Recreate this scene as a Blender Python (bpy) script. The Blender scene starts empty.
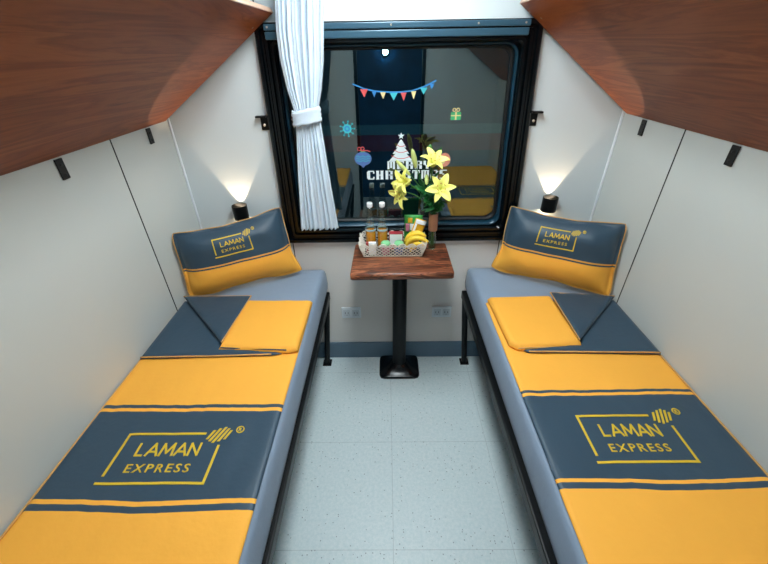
import bpy, bmesh, math, random
from mathutils import Vector, Matrix, noise
random.seed(7)
S = bpy.context.scene
C = S.collection
R = math.radians

# ------------------------------------------------------------------ camera
cam_data = bpy.data.cameras.new('camera')
cam = bpy.data.objects.new('camera', cam_data); C.objects.link(cam)
cam_data.sensor_fit = 'HORIZONTAL'; cam_data.sensor_width = 36.0
cam_data.lens = 368.3 / 768 * 36
cam_data.clip_start = 0.02
fw = Vector((-0.01079365, 0.84378512, -0.53657261))
rt = Vector((0.99987671, 0.00298738, -0.01541564))
up = Vector((0.01140454, 0.53667285, 0.84371333))
cam.matrix_world = Matrix(((rt.x, up.x, -fw.x, -0.0242), (rt.y, up.y, -fw.y, -1.85), (rt.z, up.z, -fw.z, 1.7738), (0, 0, 0, 1)))
S.camera = cam

# ------------------------------------------------------------------ world and view
w = bpy.data.worlds.new('night'); S.world = w; w.use_nodes = True
w.node_tree.nodes['Background'].inputs[0].default_value = (0.006, 0.018, 0.028, 1)
w.node_tree.nodes['Background'].inputs[1].default_value = 1.0
S.view_settings.view_transform = 'Standard'; S.view_settings.look = 'None'
S.view_settings.gamma = 1; S.view_settings.exposure = 0.0
S.view_settings.use_curve_mapping = False

CEIL_STRENGTH = 33.5
SPOT_W = 7.0

WL, WR, YB, ZC = -1.04, 1.068, -2.12, 2.32

# ------------------------------------------------------------------ materials
def srgb(r, g, b):
    f = lambda c: (c/255/12.92) if c/255 <= .04045 else ((c/255+.055)/1.055)**2.4
    return (f(r), f(g), f(b), 1)
def mat(name, col, rough=.5, metal=0, spec=.5, bump=0, bscale=60, var=0, vscale=8, sheen=0, coat=0, stretch=(1,1,1)):
    m = bpy.data.materials.new(name); m.use_nodes = True
    nt = m.node_tree; b = nt.nodes['Principled BSDF']
    b.inputs['Base Color'].default_value = col; b.inputs['Roughness'].default_value = rough
    b.inputs['Metallic'].default_value = metal; b.inputs['Specular IOR Level'].default_value = spec
    b.inputs['Sheen Weight'].default_value = sheen; b.inputs['Coat Weight'].default_value = coat
    tc = nt.nodes.new('ShaderNodeTexCoord'); mp = nt.nodes.new('ShaderNodeMapping')
    mp.inputs['Scale'].default_value = stretch
    nt.links.new(tc.outputs['Object'], mp.inputs[0])
    if var:
        n = nt.nodes.new('ShaderNodeTexNoise'); n.inputs['Scale'].default_value = vscale; n.inputs['Detail'].default_value = 4
        nt.links.new(mp.outputs[0], n.inputs['Vector'])
        mr = nt.nodes.new('ShaderNodeMapRange'); mr.inputs[3].default_value = 1-var; mr.inputs[4].default_value = 1+var
        mr.inputs[1].default_value = .25; mr.inputs[2].default_value = .75
        nt.links.new(n.outputs['Fac'], mr.inputs[0])
        mx = nt.nodes.new('ShaderNodeVectorMath'); mx.operation = 'SCALE'
        mx.inputs[0].default_value = col[:3]
        nt.links.new(mr.outputs[0], mx.inputs['Scale']); nt.links.new(mx.outputs[0], b.inputs['Base Color'])
    if bump:
        n2 = nt.nodes.new('ShaderNodeTexNoise'); n2.inputs['Scale'].default_value = bscale; n2.inputs['Detail'].default_value = 3
        nt.links.new(mp.outputs[0], n2.inputs['Vector'])
        bp = nt.nodes.new('ShaderNodeBump'); bp.inputs['Strength'].default_value = bump; bp.inputs['Distance'].default_value = .01
        nt.links.new(n2.outputs['Fac'], bp.inputs['Height']); nt.links.new(bp.outputs[0], b.inputs['Normal'])
    return m
def emis(name, col, s):
    m = bpy.data.materials.new(name); m.use_nodes = True; nt = m.node_tree; nt.nodes.clear()
    e = nt.nodes.new('ShaderNodeEmission'); o = nt.nodes.new('ShaderNodeOutputMaterial')
    e.inputs[0].default_value = col; e.inputs[1].default_value = s; nt.links.new(e.outputs[0], o.inputs[0]); return m
def wood(name, stops, scale, stretch, dist=2.0, rough=.35, coat=.2):
    m = bpy.data.materials.new(name); m.use_nodes = True; nt = m.node_tree; b = nt.nodes['Principled BSDF']
    tc = nt.nodes.new('ShaderNodeTexCoord'); mp = nt.nodes.new('ShaderNodeMapping'); mp.inputs['Scale'].default_value = stretch
    n = nt.nodes.new('ShaderNodeTexNoise'); n.inputs['Scale'].default_value = scale; n.inputs['Detail'].default_value = 6
    n.inputs['Distortion'].default_value = dist; n.inputs['Roughness'].default_value = .6
    cr = nt.nodes.new('ShaderNodeValToRGB')
    e = cr.color_ramp.elements; e[0].position = stops[0][0]; e[0].color = stops[0][1]
    e[1].position = stops[-1][0]; e[1].color = stops[-1][1]
    for p, c in stops[1:-1]:
        x = e.new(p); x.color = c
    nt.links.new(tc.outputs['Object'], mp.inputs[0]); nt.links.new(mp.outputs[0], n.inputs['Vector'])
    nt.links.new(n.outputs['Fac'], cr.inputs[0]); nt.links.new(cr.outputs[0], b.inputs['Base Color'])
    b.inputs['Roughness'].default_value = rough; b.inputs['Coat Weight'].default_value = coat
    return m

M = {}
M['wall'] = mat('wall_panel_laminate', srgb(214, 221, 223), .38, var=.015, vscale=2)
M['sidewall'] = mat('side_panel_laminate', srgb(196, 200, 197), .42, var=.015, vscale=2)
M['ceiling'] = mat('ceiling_white', srgb(235, 238, 238), .5, var=.01)
M['bead'] = mat('corner_bead_aluminium', srgb(235, 240, 245), .3)
M['groove'] = mat('black_joint', srgb(22, 24, 26), .7, var=.1)
M['skirt'] = mat('blue_grey_skirting', srgb(98, 122, 140), .5, var=.06, vscale=12)
M['black'] = mat('black_powder_coat', srgb(7, 9, 11), .38, spec=.25, bump=.05, bscale=200)
M['blackmatt'] = mat('black_matt_paint', srgb(10, 11, 12), .55, var=.1)
M['blackgloss'] = mat('black_gloss_frame', srgb(4, 8, 11), .22, spec=.35, bump=.06, bscale=25)
M['steel'] = mat('rail_blue_reflection', srgb(52, 84, 102), .28, metal=.15, bump=.08, bscale=18)  # blue of a reflection on the rail, put into the base colour
M['bluealu'] = mat('blue_grey_sill', srgb(18, 54, 72), .3, metal=.2, bump=.05, bscale=20)
M['rubber'] = mat('rubber_gasket', srgb(9, 11, 13), .5, var=.1)
M['sheet'] = mat('grey_bed_sheet', srgb(134, 150, 170), .85, bump=.12, bscale=30, var=.03, vscale=5, sheen=.1)
M['yellow'] = mat('marigold_cotton', srgb(250, 176, 62), .75, bump=.10, bscale=45, var=.025, vscale=6)
M['navy'] = mat('slate_navy_satin', srgb(42, 67, 85), .5, bump=.10, bscale=40, var=.04, vscale=7, sheen=.1)
M['thread'] = mat('yellow_embroidery', srgb(222, 186, 34), .5, bump=.4, bscale=400)
M['piping'] = mat('orange_piping', srgb(212, 160, 92), .7, var=.05)
M['curtain'] = mat('pale_blue_white_cloth', srgb(208, 220, 232), .85, bump=.15, bscale=80, var=.02)
M['socket'] = mat('white_plastic', srgb(232, 236, 240), .35, var=.01)
M['dark'] = mat('dark_hole', srgb(30, 30, 32), .6, var=.1)
M['slot'] = mat('grey_slot_surround', srgb(212, 217, 222), .5, var=.02)
M['screw'] = mat('screw_metal', srgb(180, 165, 150), .3, metal=.9, var=.05)
M['trim'] = mat('pale_edge_band', srgb(205, 165, 140), .35, var=.06)
M['bunkwood'] = wood('red_brown_veneer', [(.30, srgb(104, 50, 22)), (.42, srgb(146, 78, 38)), (.5, srgb(122, 61, 28)), (.58, srgb(156, 86, 44)), (.72, srgb(110, 53, 24))], 2.2, (6.0, .5, 6.0), 1.0, .5, .0)
M['bunkwood'].node_tree.nodes['Principled BSDF'].inputs['Specular IOR Level'].default_value = .3
M['tablewood'] = wood('acacia_slab', [(.34, srgb(34, 15, 9)), (.41, srgb(128, 66, 40)), (.45, srgb(48, 22, 14)), (.50, srgb(176, 106, 70)), (.54, srgb(66, 30, 18)), (.59, srgb(160, 90, 58)), (.64, srgb(54, 25, 15)), (.70, srgb(140, 76, 48))], 1.5, (1.0, 7.5, 7.5), 1.5, .4, .08)
M['white'] = mat('white_print', srgb(225, 236, 240), .5, var=.01)
M['teal'] = mat('teal_print', srgb(60, 175, 185), .5, var=.05)
M['blue'] = mat('blue_print', srgb(45, 125, 190), .5, var=.05)
M['red'] = mat('coral_print', srgb(215, 85, 85), .5, var=.05)
M['cream'] = mat('cream_print', srgb(220, 200, 140), .5, var=.05)
M['purple'] = mat('violet_print', srgb(80, 110, 170), .5, var=.05)
M['green'] = mat('green_print', srgb(60, 170, 110), .5, var=.05)
M['basket'] = mat('champagne_wire', srgb(240, 233, 220), .35, metal=.2, bump=.1, bscale=200)
M['traydark'] = mat('tray_darkened', srgb(60, 52, 44), .6, var=.1)  # dark put into the tray colour so the lattice holes read dark
M['banana'] = mat('banana_skin', srgb(248, 208, 64), .45, var=.06, vscale=30)
M['bananatip'] = mat('banana_tip', srgb(95, 75, 30), .7, var=.1)
M['snackgreen'] = mat('green_foil', srgb(60, 165, 70), .3, bump=.4, bscale=50, var=.15, vscale=40)
M['snackyellow'] = mat('yellow_foil', srgb(232, 176, 40), .3, bump=.4, bscale=50)
M['snackred'] = mat('red_print', srgb(170, 40, 50), .4, var=.1)
M['pinkprint'] = mat('pink_print', srgb(215, 130, 160), .4, var=.1)
M['paper'] = mat('white_card', srgb(240, 240, 240), .5, var=.01)
M['leaf'] = mat('lily_leaf', srgb(34, 105, 50), .4, var=.25, vscale=25)
M['stem'] = mat('lily_stem', srgb(70, 120, 55), .5, var=.15)
M['petal'] = mat('yellow_lily_petal', srgb(246, 242, 130), .5, var=.06, vscale=30)
M['bud'] = mat('green_yellow_bud', srgb(205, 216, 130), .5, var=.1, vscale=20)
M['anther'] = mat('anther', srgb(180, 130, 40), .8, var=.1)
M['peach'] = mat('peach_print', srgb(216, 140, 120), .6, var=.12, vscale=60)
M['wrap'] = mat('brown_kraft_sleeve', srgb(160, 112, 84), .6, var=.12, vscale=30)
M['jade'] = mat('green_cap', srgb(130, 200, 140), .5, var=.06)
M['lamp_white'] = emis('lamp_diffuser', (.86, .965, 1, 1), CEIL_STRENGTH)
M['warmglow'] = emis('warm_led', (1, .78, .5, 1), 25)
M['corridorglow'] = emis('corridor_led', (.45, .8, 1, 1), 60)
M['corridor'] = mat('corridor_navy', srgb(20, 84, 130), .35, var=.4, vscale=6)

def glassmat(name, col, refl, tint):
    m = bpy.data.materials.new(name); m.use_nodes = True; nt = m.node_tree; nt.nodes.clear()
    o = nt.nodes.new('ShaderNodeOutputMaterial'); mx = nt.nodes.new('ShaderNodeMixShader')
    t = nt.nodes.new('ShaderNodeBsdfTransparent'); g = nt.nodes.new('ShaderNodeBsdfGlossy')
    t.inputs[0].default_value = tint; g.inputs[0].default_value = col; g.inputs['Roughness'].default_value = .004
    lw0 = nt.nodes.new('ShaderNodeLayerWeight'); pw = nt.nodes.new('ShaderNodeMath'); pw.operation = 'POWER'; pw.inputs[1].default_value = 4
    lw = nt.nodes.new('ShaderNodeMath'); lw.operation = 'MULTIPLY'; lw.inputs[1].default_value = .55
    nt.links.new(lw0.outputs['Facing'], pw.inputs[0]); nt.links.new(pw.outputs[0], lw.inputs[0])
    a = nt.nodes.new('ShaderNodeMath'); a.operation = 'ADD'; a.use_clamp = True; a.inputs[1].default_value = refl
    nt.links.new(lw.outputs[0], a.inputs[0]); nt.links.new(a.outputs[0], mx.inputs[0])
    nt.links.new(t.outputs[0], mx.inputs[1]); nt.links.new(g.outputs[0], mx.inputs[2]); nt.links.new(mx.outputs[0], o.inputs[0])
    return m
M['pane'] = glassmat('tinted_window_glass', (.88, .98, .96, 1), .14, (.6, .74, .78, 1))
M['bottleglass'] = glassmat('bottle_glass', (1, 1, 1, 1), .06, (.93, .97, .97, 1))
M['vaseglass'] = glassmat('vase_glass', (1, 1, 1, 1), .07, (.8, .92, .86, 1))
M['amber'] = mat('amber_drink', srgb(240, 150, 30), .15, var=.05)
M['foil'] = mat('silver_foil', srgb(190, 215, 225), .3, metal=.4, bump=.2, bscale=80)

def floor_material():
    m = bpy.data.materials.new('speckled_vinyl_tile'); m.use_nodes = True; nt = m.node_tree; b = nt.nodes['Principled BSDF']
    N = nt.nodes.new; L = nt.links.new
    tc = N('ShaderNodeTexCoord')
    n1 = N('ShaderNodeTexNoise'); n1.inputs['Scale'].default_value = 55; n1.inputs['Detail'].default_value = 3
    n2 = N('ShaderNodeTexNoise'); n2.inputs['Scale'].default_value = 70; n2.inputs['Detail'].default_value = 8; n2.inputs['Roughness'].default_value = .75
    v = N('ShaderNodeTexVoronoi'); v.inputs['Scale'].default_value = 62
    for n in (n1, n2, v): L(tc.outputs['Object'], n.inputs['Vector'])
    c1 = N('ShaderNodeValToRGB'); c1.color_ramp.elements[0].position = .38; c1.color_ramp.elements[0].color = srgb(208, 224, 226)
    c1.color_ramp.elements[1].position = .62; c1.color_ramp.elements[1].color = srgb(226, 236, 237)
    L(n2.outputs['Fac'], c1.inputs[0])
    # sparse darker flecks
    lt = N('ShaderNodeMath'); lt.operation = 'LESS_THAN'; lt.inputs[1].default_value = .16; L(v.outputs['Distance'], lt.inputs[0])
    sx = N('ShaderNodeSeparateColor'); L(v.outputs['Color'], sx.inputs[0])
    gt = N('ShaderNodeMath'); gt.operation = 'GREATER_THAN'; gt.inputs[1].default_value = .62; L(sx.outputs[0], gt.inputs[0])
    mu = N('ShaderNodeMath'); mu.operation = 'MULTIPLY'; L(lt.outputs[0], mu.inputs[0]); L(gt.outputs[0], mu.inputs[1])
    m2 = N('ShaderNodeMath'); m2.operation = 'MULTIPLY'; m2.inputs[1].default_value = .8; L(mu.outputs[0], m2.inputs[0])
    mx = N('ShaderNodeMix'); mx.data_type = 'RGBA'; mx.inputs[7].default_value = srgb(112, 128, 132)
    L(m2.outputs[0], mx.inputs[0]); L(c1.outputs[0], mx.inputs[6])
    # tile joints every half metre
    sp = N('ShaderNodeSeparateXYZ'); L(tc.outputs['Object'], sp.inputs[0])
    outs = []
    for ax, off in ((0, .014), (1, .151)):
        ad = N('ShaderNodeMath'); ad.operation = 'ADD'; ad.inputs[1].default_value = off + 10.25; L(sp.outputs[ax], ad.inputs[0])
        md = N('ShaderNodeMath'); md.operation = 'MODULO'; md.inputs[1].default_value = .5; L(ad.outputs[0], md.inputs[0])
        sb = N('ShaderNodeMath'); sb.operation = 'SUBTRACT'; sb.inputs[1].default_value = .25; L(md.outputs[0], sb.inputs[0])
        ab = N('ShaderNodeMath'); ab.operation = 'ABSOLUTE'; L(sb.outputs[0], ab.inputs[0])
        l2 = N('ShaderNodeMath'); l2.operation = 'LESS_THAN'; l2.inputs[1].default_value = .0013; L(ab.outputs[0], l2.inputs[0]); outs.append(l2)
    mm = N('ShaderNodeMath'); mm.operation = 'MAXIMUM'; L(outs[0].outputs[0], mm.inputs[0]); L(outs[1].outputs[0], mm.inputs[1])
    m3 = N('ShaderNodeMath'); m3.operation = 'MULTIPLY'; m3.inputs[1].default_value = .35; L(mm.outputs[0], m3.inputs[0])
    my = N('ShaderNodeMix'); my.data_type = 'RGBA'; my.inputs[7].default_value = srgb(120, 132, 136)
    L(m3.outputs[0], my.inputs[0]); L(mx.outputs[2], my.inputs[6]); L(my.outputs[2], b.inputs['Base Color'])
    b.inputs['Roughness'].default_value = .42
    return m
M['floor'] = floor_material()

# ------------------------------------------------------------------ mesh helpers
def obj(name, bm, m, parent=None, smooth=False, loc=None):
    me = bpy.data.meshes.new(name)
    bmesh.ops.recalc_face_normals(bm, faces=bm.faces)
    bm.to_mesh(me); bm.free()
    for x in (m if isinstance(m, (list, tuple)) else [m]): me.materials.append(x)
    if smooth:
        for p in me.polygons: p.use_smooth = True
    o = bpy.data.objects.new(name, me); C.objects.link(o)
    if parent: o.parent = parent
    return o
def raw(name, bm, m, parent=None, smooth=True):
    me = bpy.data.meshes.new(name); bm.to_mesh(me); bm.free()
    for x in (m if isinstance(m, (list, tuple)) else [m]): me.materials.append(x)
    for p in me.polygons: p.use_smooth = smooth
    o = bpy.data.objects.new(name, me); C.objects.link(o)
    if parent: o.parent = parent
    return o
def tag(o, label, cat=None, group=None, kind=None):
    if label: o['label'] = label
    if cat: o['category'] = cat
    if group: o['group'] = group
    if kind: o['kind'] = kind
    return o
def empty(name, loc=(0, 0, 0), rz=0):
    o = bpy.data.objects.new(name, None); o.location = loc; o.rotation_euler = (0, 0, rz); o.empty_display_size = .05
    C.objects.link(o); return o
def box(bm, a, b, bev=0, mtx=None):
    x0, y0, z0 = a; x1, y1, z1 = b
    t = bmesh.new()
    vs = [t.verts.new(p) for p in [(x0,y0,z0),(x1,y0,z0),(x1,y1,z0),(x0,y1,z0),(x0,y0,z1),(x1,y0,z1),(x1,y1,z1),(x0,y1,z1)]]
    for f in [(0,3,2,1),(4,5,6,7),(0,1,5,4),(1,2,6,5),(2,3,7,6),(3,0,4,7)]: t.faces.new([vs[i] for i in f])
    if bev: bmesh.ops.bevel(t, geom=t.edges[:], offset=bev, segments=2, affect='EDGES', profile=.5)
    if mtx: bmesh.ops.transform(t, matrix=mtx, verts=t.verts)
    merge(bm, t); return bm
def merge(bm, t):
    me = bpy.data.meshes.new('tmp'); t.to_mesh(me); t.free(); bm.from_mesh(me); bpy.data.meshes.remove(me)
def newbox(a, b, bev=0, mtx=None): return box(bmesh.new(), a, b, bev, mtx)
def lathe(bm, prof, c, n=24, axis=None, closed=False):
    """profile [(r,z)] about a vertical axis at c; axis: optional matrix"""
    rings = []
    for r, z in prof:
        ring = []
        for k in range(n):
            a = 2*math.pi*k/n
            p = Vector((r*math.cos(a), r*math.sin(a), z))
            if axis: p = axis @ p
            ring.append(bm.verts.new(Vector(c)+p))
        rings.append(ring)
    for i in range(len(rings)-1):
        for k in range(n):
            bm.faces.new([rings[i][k], rings[i][(k+1) % n], rings[i+1][(k+1) % n], rings[i+1][k]])
    if closed:
        for k in range(n): bm.faces.new([rings[-1][k], rings[-1][(k+1) % n], rings[0][(k+1) % n], rings[0][k]])
    else:
        bm.faces.new(rings[0][::-1]); bm.faces.new(rings[-1])
    return bm
def tube(bm, pts, r, n=8, caps=True):
    pts = [Vector(p) for p in pts]; rings = []
    rr = r if isinstance(r, (list, tuple)) else [r]*len(pts)
    prev = None
    for i, p in enumerate(pts):
        d = (pts[min(i+1, len(pts)-1)] - pts[max(i-1, 0)]).normalized()
        if prev is None:
            a = d.orthogonal().normalized()
        else:
            a = (prev - d*prev.dot(d)); a = a.normalized() if a.length > 1e-6 else d.orthogonal().normalized()
        prev = a; b = d.cross(a)
        rings.append([bm.verts.new(p + (a*math.cos(2*math.pi*k/n) + b*math.sin(2*math.pi*k/n))*rr[i]) for k in range(n)])
    for i in range(len(rings)-1):
        for k in range(n): bm.faces.new([rings[i][k], rings[i][(k+1) % n], rings[i+1][(k+1) % n], rings[i+1][k]])
    if caps:
        bm.faces.new(rings[0][::-1]); bm.faces.new(rings[-1])
    return bm
def sqtube(bm, p, q, w, h=None, side=Vector((0, 1, 0))):
    p, q = Vector(p), Vector(q); h = h or w; d = (q-p).normalized()
    a = d.cross(side).normalized(); b = a.cross(d)
    R_ = []
    for c in (p, q): R_.append([bm.verts.new(c + a*sx*w/2 + b*sy*h/2) for sx, sy in ((-1,-1),(1,-1),(1,1),(-1,1))])
    for k in range(4): bm.faces.new([R_[0][k], R_[0][(k+1) % 4], R_[1][(k+1) % 4], R_[1][k]])
    bm.faces.new(R_[0][::-1]); bm.faces.new(R_[1])
    return bm
def extr(bm, pts2, fmap, thick):
    """polygon given in 2d, fmap(x,y,h) -> 3d, extruded by thick"""
    a = [bm.verts.new(fmap(x, y, 0)) for x, y in pts2]; b = [bm.verts.new(fmap(x, y, thick)) for x, y in pts2]
    n = len(a)
    bm.faces.new(a[::-1]); bm.faces.new(b)
    for k in range(n): bm.faces.new([a[k], a[(k+1) % n], b[(k+1) % n], b[k]])
    return bm
def text_mesh(s, bold=.0, shear=0, space=1):
    """bmesh of flat lettering, its own bounds"""
    cu = bpy.data.curves.new('lettering', 'FONT'); cu.body = s; cu.size = 1; cu.offset = bold; cu.shear = shear; cu.space_character = space; cu.resolution_u = 3
    o = bpy.data.objects.new('lettering', cu); C.objects.link(o)
    bpy.context.view_layer.update()
    dg = bpy.context.evaluated_depsgraph_get()
    me = bpy.data.meshes.new_from_object(o.evaluated_get(dg))
    bm = bmesh.new(); bm.from_mesh(me)
    bpy.data.objects.remove(o); bpy.data.curves.remove(cu); bpy.data.meshes.remove(me)
    return bm
def fit_text(bm, s, x0, y0, x1, y1, bold=.02, shear=0, space=1.1):
    t = text_mesh(s, bold, shear, space)
    xs = [v.co.x for v in t.verts]; ys = [v.co.y for v in t.verts]
    for v in t.verts:
        v.co.x = x0 + (v.co.x-min(xs))/(max(xs)-min(xs))*(x1-x0); v.co.y = y0 + (v.co.y-min(ys))/(max(ys)-min(ys))*(y1-y0); v.co.z = 0
    merge(bm, t)
def poly2(bm, pts): bm.faces.new([bm.verts.new((x, y, 0)) for x, y in pts])
def chop(bm, step, x0, x1, y0, y1):
    x = x0+step
    while x < x1:
        bmesh.ops.bisect_plane(bm, geom=bm.verts[:]+bm.edges[:]+bm.faces[:], plane_co=(x, 0, 0), plane_no=(1, 0, 0)); x += step
    y = y0+step
    while y < y1:
        bmesh.ops.bisect_plane(bm, geom=bm.verts[:]+bm.edges[:]+bm.faces[:], plane_co=(0, y, 0), plane_no=(0, 1, 0)); y += step
def thicken(bm, fmap, t):
    """raise a flat 2d mesh: fmap(x,y,h)->3d, top at h=t with skirt to h=0"""
    bmesh.ops.remove_doubles(bm, verts=bm.verts, dist=1e-5)
    r = bmesh.ops.extrude_face_region(bm, geom=bm.faces[:])
    top = [g for g in r['geom'] if isinstance(g, bmesh.types.BMVert)]
    ts = set(top)
    for v in bm.verts:
        v.co = Vector(fmap(v.co.x, v.co.y, t if v in ts else 0))
    bmesh.ops.recalc_face_normals(bm, faces=bm.faces)
def logo2d(w=.024):
    """frame 0..1 x 0..0.54"""
    bm = bmesh.new()
    poly2(bm, [(0, .08), (w, .08), (w, .54), (0, .54)])
    poly2(bm, [(w, .54-w), (.81, .54-w), (.81, .54), (w, .54)])
    poly2(bm, [(-.02, 0), (1, 0), (1, w), (-.02, w)])
    poly2(bm, [(1-w, w), (1, w), (1, .40), (1-w, .40)])
    SL = {'L': [[(0, 1), (0, 0), (.8, 0)]], 'A': [[(0, 0), (.5, 1), (1, 0)], [(.2, .3), (.8, .3)]], 'M': [[(0, 0), (.1, 1), (.5, .2), (.9, 1), (1, 0)]], 'N': [[(0, 0), (0, 1), (1, 0), (1, 1)]]}
    xx = .195
    for ch, cw in (('L', .085), ('A', .115), ('M', .135), ('A', .115), ('N', .10)):
        for pl_ in SL[ch]:
            q = [(xx+a*(cw-.008), .29+b_*.125) for a, b_ in pl_]
            for (xa, ya), (xb, yb) in zip(q[:-1], q[1:]):
                d_ = Vector((xb-xa, yb-ya)).normalized()*.008; nn = Vector((-d_.y, d_.x))*1.25
                poly2(bm, [(xa-d_.x-nn.x, ya-d_.y-nn.y), (xb+d_.x-nn.x, yb+d_.y-nn.y), (xb+d_.x+nn.x, yb+d_.y+nn.y), (xa-d_.x+nn.x, ya-d_.y+nn.y)])
        xx += cw+.018
    fit_text(bm, 'EXPRESS', .18, .115, .80, .20, .006, 0, 1.25)
    # hatched lozenge
    for k in range(5):
        x = .835 + k*.044; h = (.052, .076, .092, .076, .052)[k]; q = h*.42
        poly2(bm, [(x+.03-q-.012, .515-h), (x+.03-q+.012, .515-h), (x+.03+q+.012, .515+h), (x+.03+q-.012, .515+h)])
    # registered mark
    cx, cy, r = 1.15, .575, .042
    for k in range(16):
        a, b = 2*math.pi*k/16, 2*math.pi*(k+1)/16
        poly2(bm, [(cx+r*math.cos(a), cy+r*math.sin(a)), (cx+r*math.cos(b), cy+r*math.sin(b)), (cx+.74*r*math.cos(b), cy+.74*r*math.sin(b)), (cx+.74*r*math.cos(a), cy+.74*r*math.sin(a))])
    fit_text(bm, 'R', cx-.014, cy-.02, cx+.017, cy+.02, .02)
    return bm

# ------------------------------------------------------------------ the room
def struct(name, bm, m, parent=None, smooth=False):
    o = obj(name, bm, m, parent, smooth)
    if not parent: o['kind'] = 'structure'
    return o
bm = newbox((WL-.05, YB-1.0, -.06), (WR+.05, .10, 0)); struct('floor', bm, M['floor'])
bm = newbox((WL-.05, YB-1.0, ZC), (WR+.05, .10, ZC+.06)); struct('ceiling', bm, M['ceiling'])
bm = newbox((WL-.06, YB, 0), (WL, .10, ZC)); struct('wall_left', bm, M['sidewall'])
bm = newbox((WR, YB, 0), (WR+.06, .10, ZC)); struct('wall_right', bm, M['sidewall'])

# window opening on the end wall: corners (x, z), slightly out of square like the real frame
WTL, WTR, WBL, WBR = (-.560, 1.868), (.618, 1.866), (-.576, .876), (.662, .877)
def wq(u, v):   # u 0..1 left-right, v 0..1 bottom-top
    x = (1-v)*((1-u)*WBL[0]+u*WBR[0]) + v*((1-u)*WTL[0]+u*WTR[0])
    z = (1-v)*((1-u)*WBL[1]+u*WBR[1]) + v*((1-u)*WTL[1]+u*WTR[1])
    return x, z
def rring(inset, rad, n=5, bottom=0, top=0):
    """closed loop of (x,z) for the window outline inset by a distance, rounded corners"""
    W_, H_ = 1.2, .99
    cor = []
    u0, u1, v0, v1 = inset/W_, 1-inset/W_, (inset+bottom)/H_, 1-(inset+top)/H_
    pts = []
    for cu, cv, a0 in ((u1, v1, 0), (u0, v1, 90), (u0, v0, 180), (u1, v0, 270)):
        su = -1 if cu > .5 else 1; sv = -1 if cv > .5 else 1
        for k in range(n+1):
            a = R(a0 + 90*k/n)
            pts.append(wq(cu + (su*rad + rad*math.cos(a))/W_, cv + (sv*rad + rad*math.sin(a))/H_))
    return pts
def ringmesh(loops):
    """loops: list of (pts, y); skins consecutive, closes last to first"""
    bm = bmesh.new(); rs = [[bm.verts.new((x, y, z)) for x, z in pts] for pts, y in loops]
    n = len(rs[0])
    for i in range(len(rs)):
        a, b = rs[i], rs[(i+1) % len(rs)]
        for k in range(n): bm.faces.new([a[k], a[(k+1) % n], b[(k+1) % n], b[k]])
    return bm
# end wall: a plate with the window opening
bm = bmesh.new()
hole = rring(.012, .012)
outer = []
for x, z in hole:    # project each to the wall rectangle
    cx, cz = .03, 1.37
    dx, dz = x-cx, z-cz
    t = min(((WR-cx)/dx if dx > 0 else (WL-cx)/dx) if abs(dx) > 1e-6 else 1e9, ((ZC-cz)/dz if dz > 0 else (0-cz)/dz) if abs(dz) > 1e-6 else 1e9)
    outer.append([cx+dx*t, cz+dz*t])
n5 = 6
for q, (cx, cz) in enumerate(((WR, ZC), (WL, ZC), (WL, 0), (WR, 0))):
    best = min(range(q*n5, q*n5+n5), key=lambda i: (outer[i][0]-cx)**2+(outer[i][1]-cz)**2)
    outer[best] = [cx, cz]
    for i in range(q*n5, q*n5+n5):   # keep the rest on one side or the other
        if i != best:
            outer[i] = [outer[i][0], outer[i][1]]
bm = ringmesh([(hole, 0), (outer, 0), (outer, .10), (hole, .10)])
struct('wall_end', bm, M['wall'])
# wall behind the camera with the doorway, and the corridor beyond
DX0, DX1, DZ = -.33, .36, 2.02
bm = newbox((WL, YB-.06, 0), (DX0, YB, ZC)); box(bm, (DX1, YB-.06, 0), (WR, YB, ZC)); box(bm, (DX0, YB-.06, DZ), (DX1, YB, ZC))
struct('wall_door_side', bm, M['wall'])
bm = newbox((DX0, YB-.07, 0), (DX0+.03, YB+.012, DZ)); box(bm, (DX1-.03, YB-.07, 0), (DX1, YB+.012, DZ)); box(bm, (DX0+.03, YB-.07, DZ-.03), (DX1-.03, YB+.012, DZ))
struct('door_1', bm, M['black'])
bm = newbox((WL, YB-1.0, 0), (WR, YB-.95, ZC)); struct('wall_corridor', bm, M['corridor'])
bm = newbox((WL-.05, YB-.95, 0), (WL, YB-.06, ZC)); box(bm, (WR, YB-.95, 0), (WR+.05, YB-.06, ZC)); struct('wall_corridor_ends', bm, M['corridor'])

# skirting
bm = newbox((WL+.012, -.012, 0), (WR-.012, 0, .129), .002); struct('baseboard_end', bm, M['skirt'])
bm = newbox((WL, YB, 0), (WL+.012, 0, .129), .002); struct('baseboard_left', bm, M['skirt'])
bm = newbox((WR-.012, YB, 0), (WR, 0, .129), .002); struct('baseboard_right', bm, M['skirt'])
M['greige'] = mat('greige_panel_laminate', srgb(228, 220, 213), .4, var=.015, vscale=2)
bm = newbox((-.55, -.0004, .129), (.594, 0, .876)); struct('trim_20', bm, M['greige'])
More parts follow.
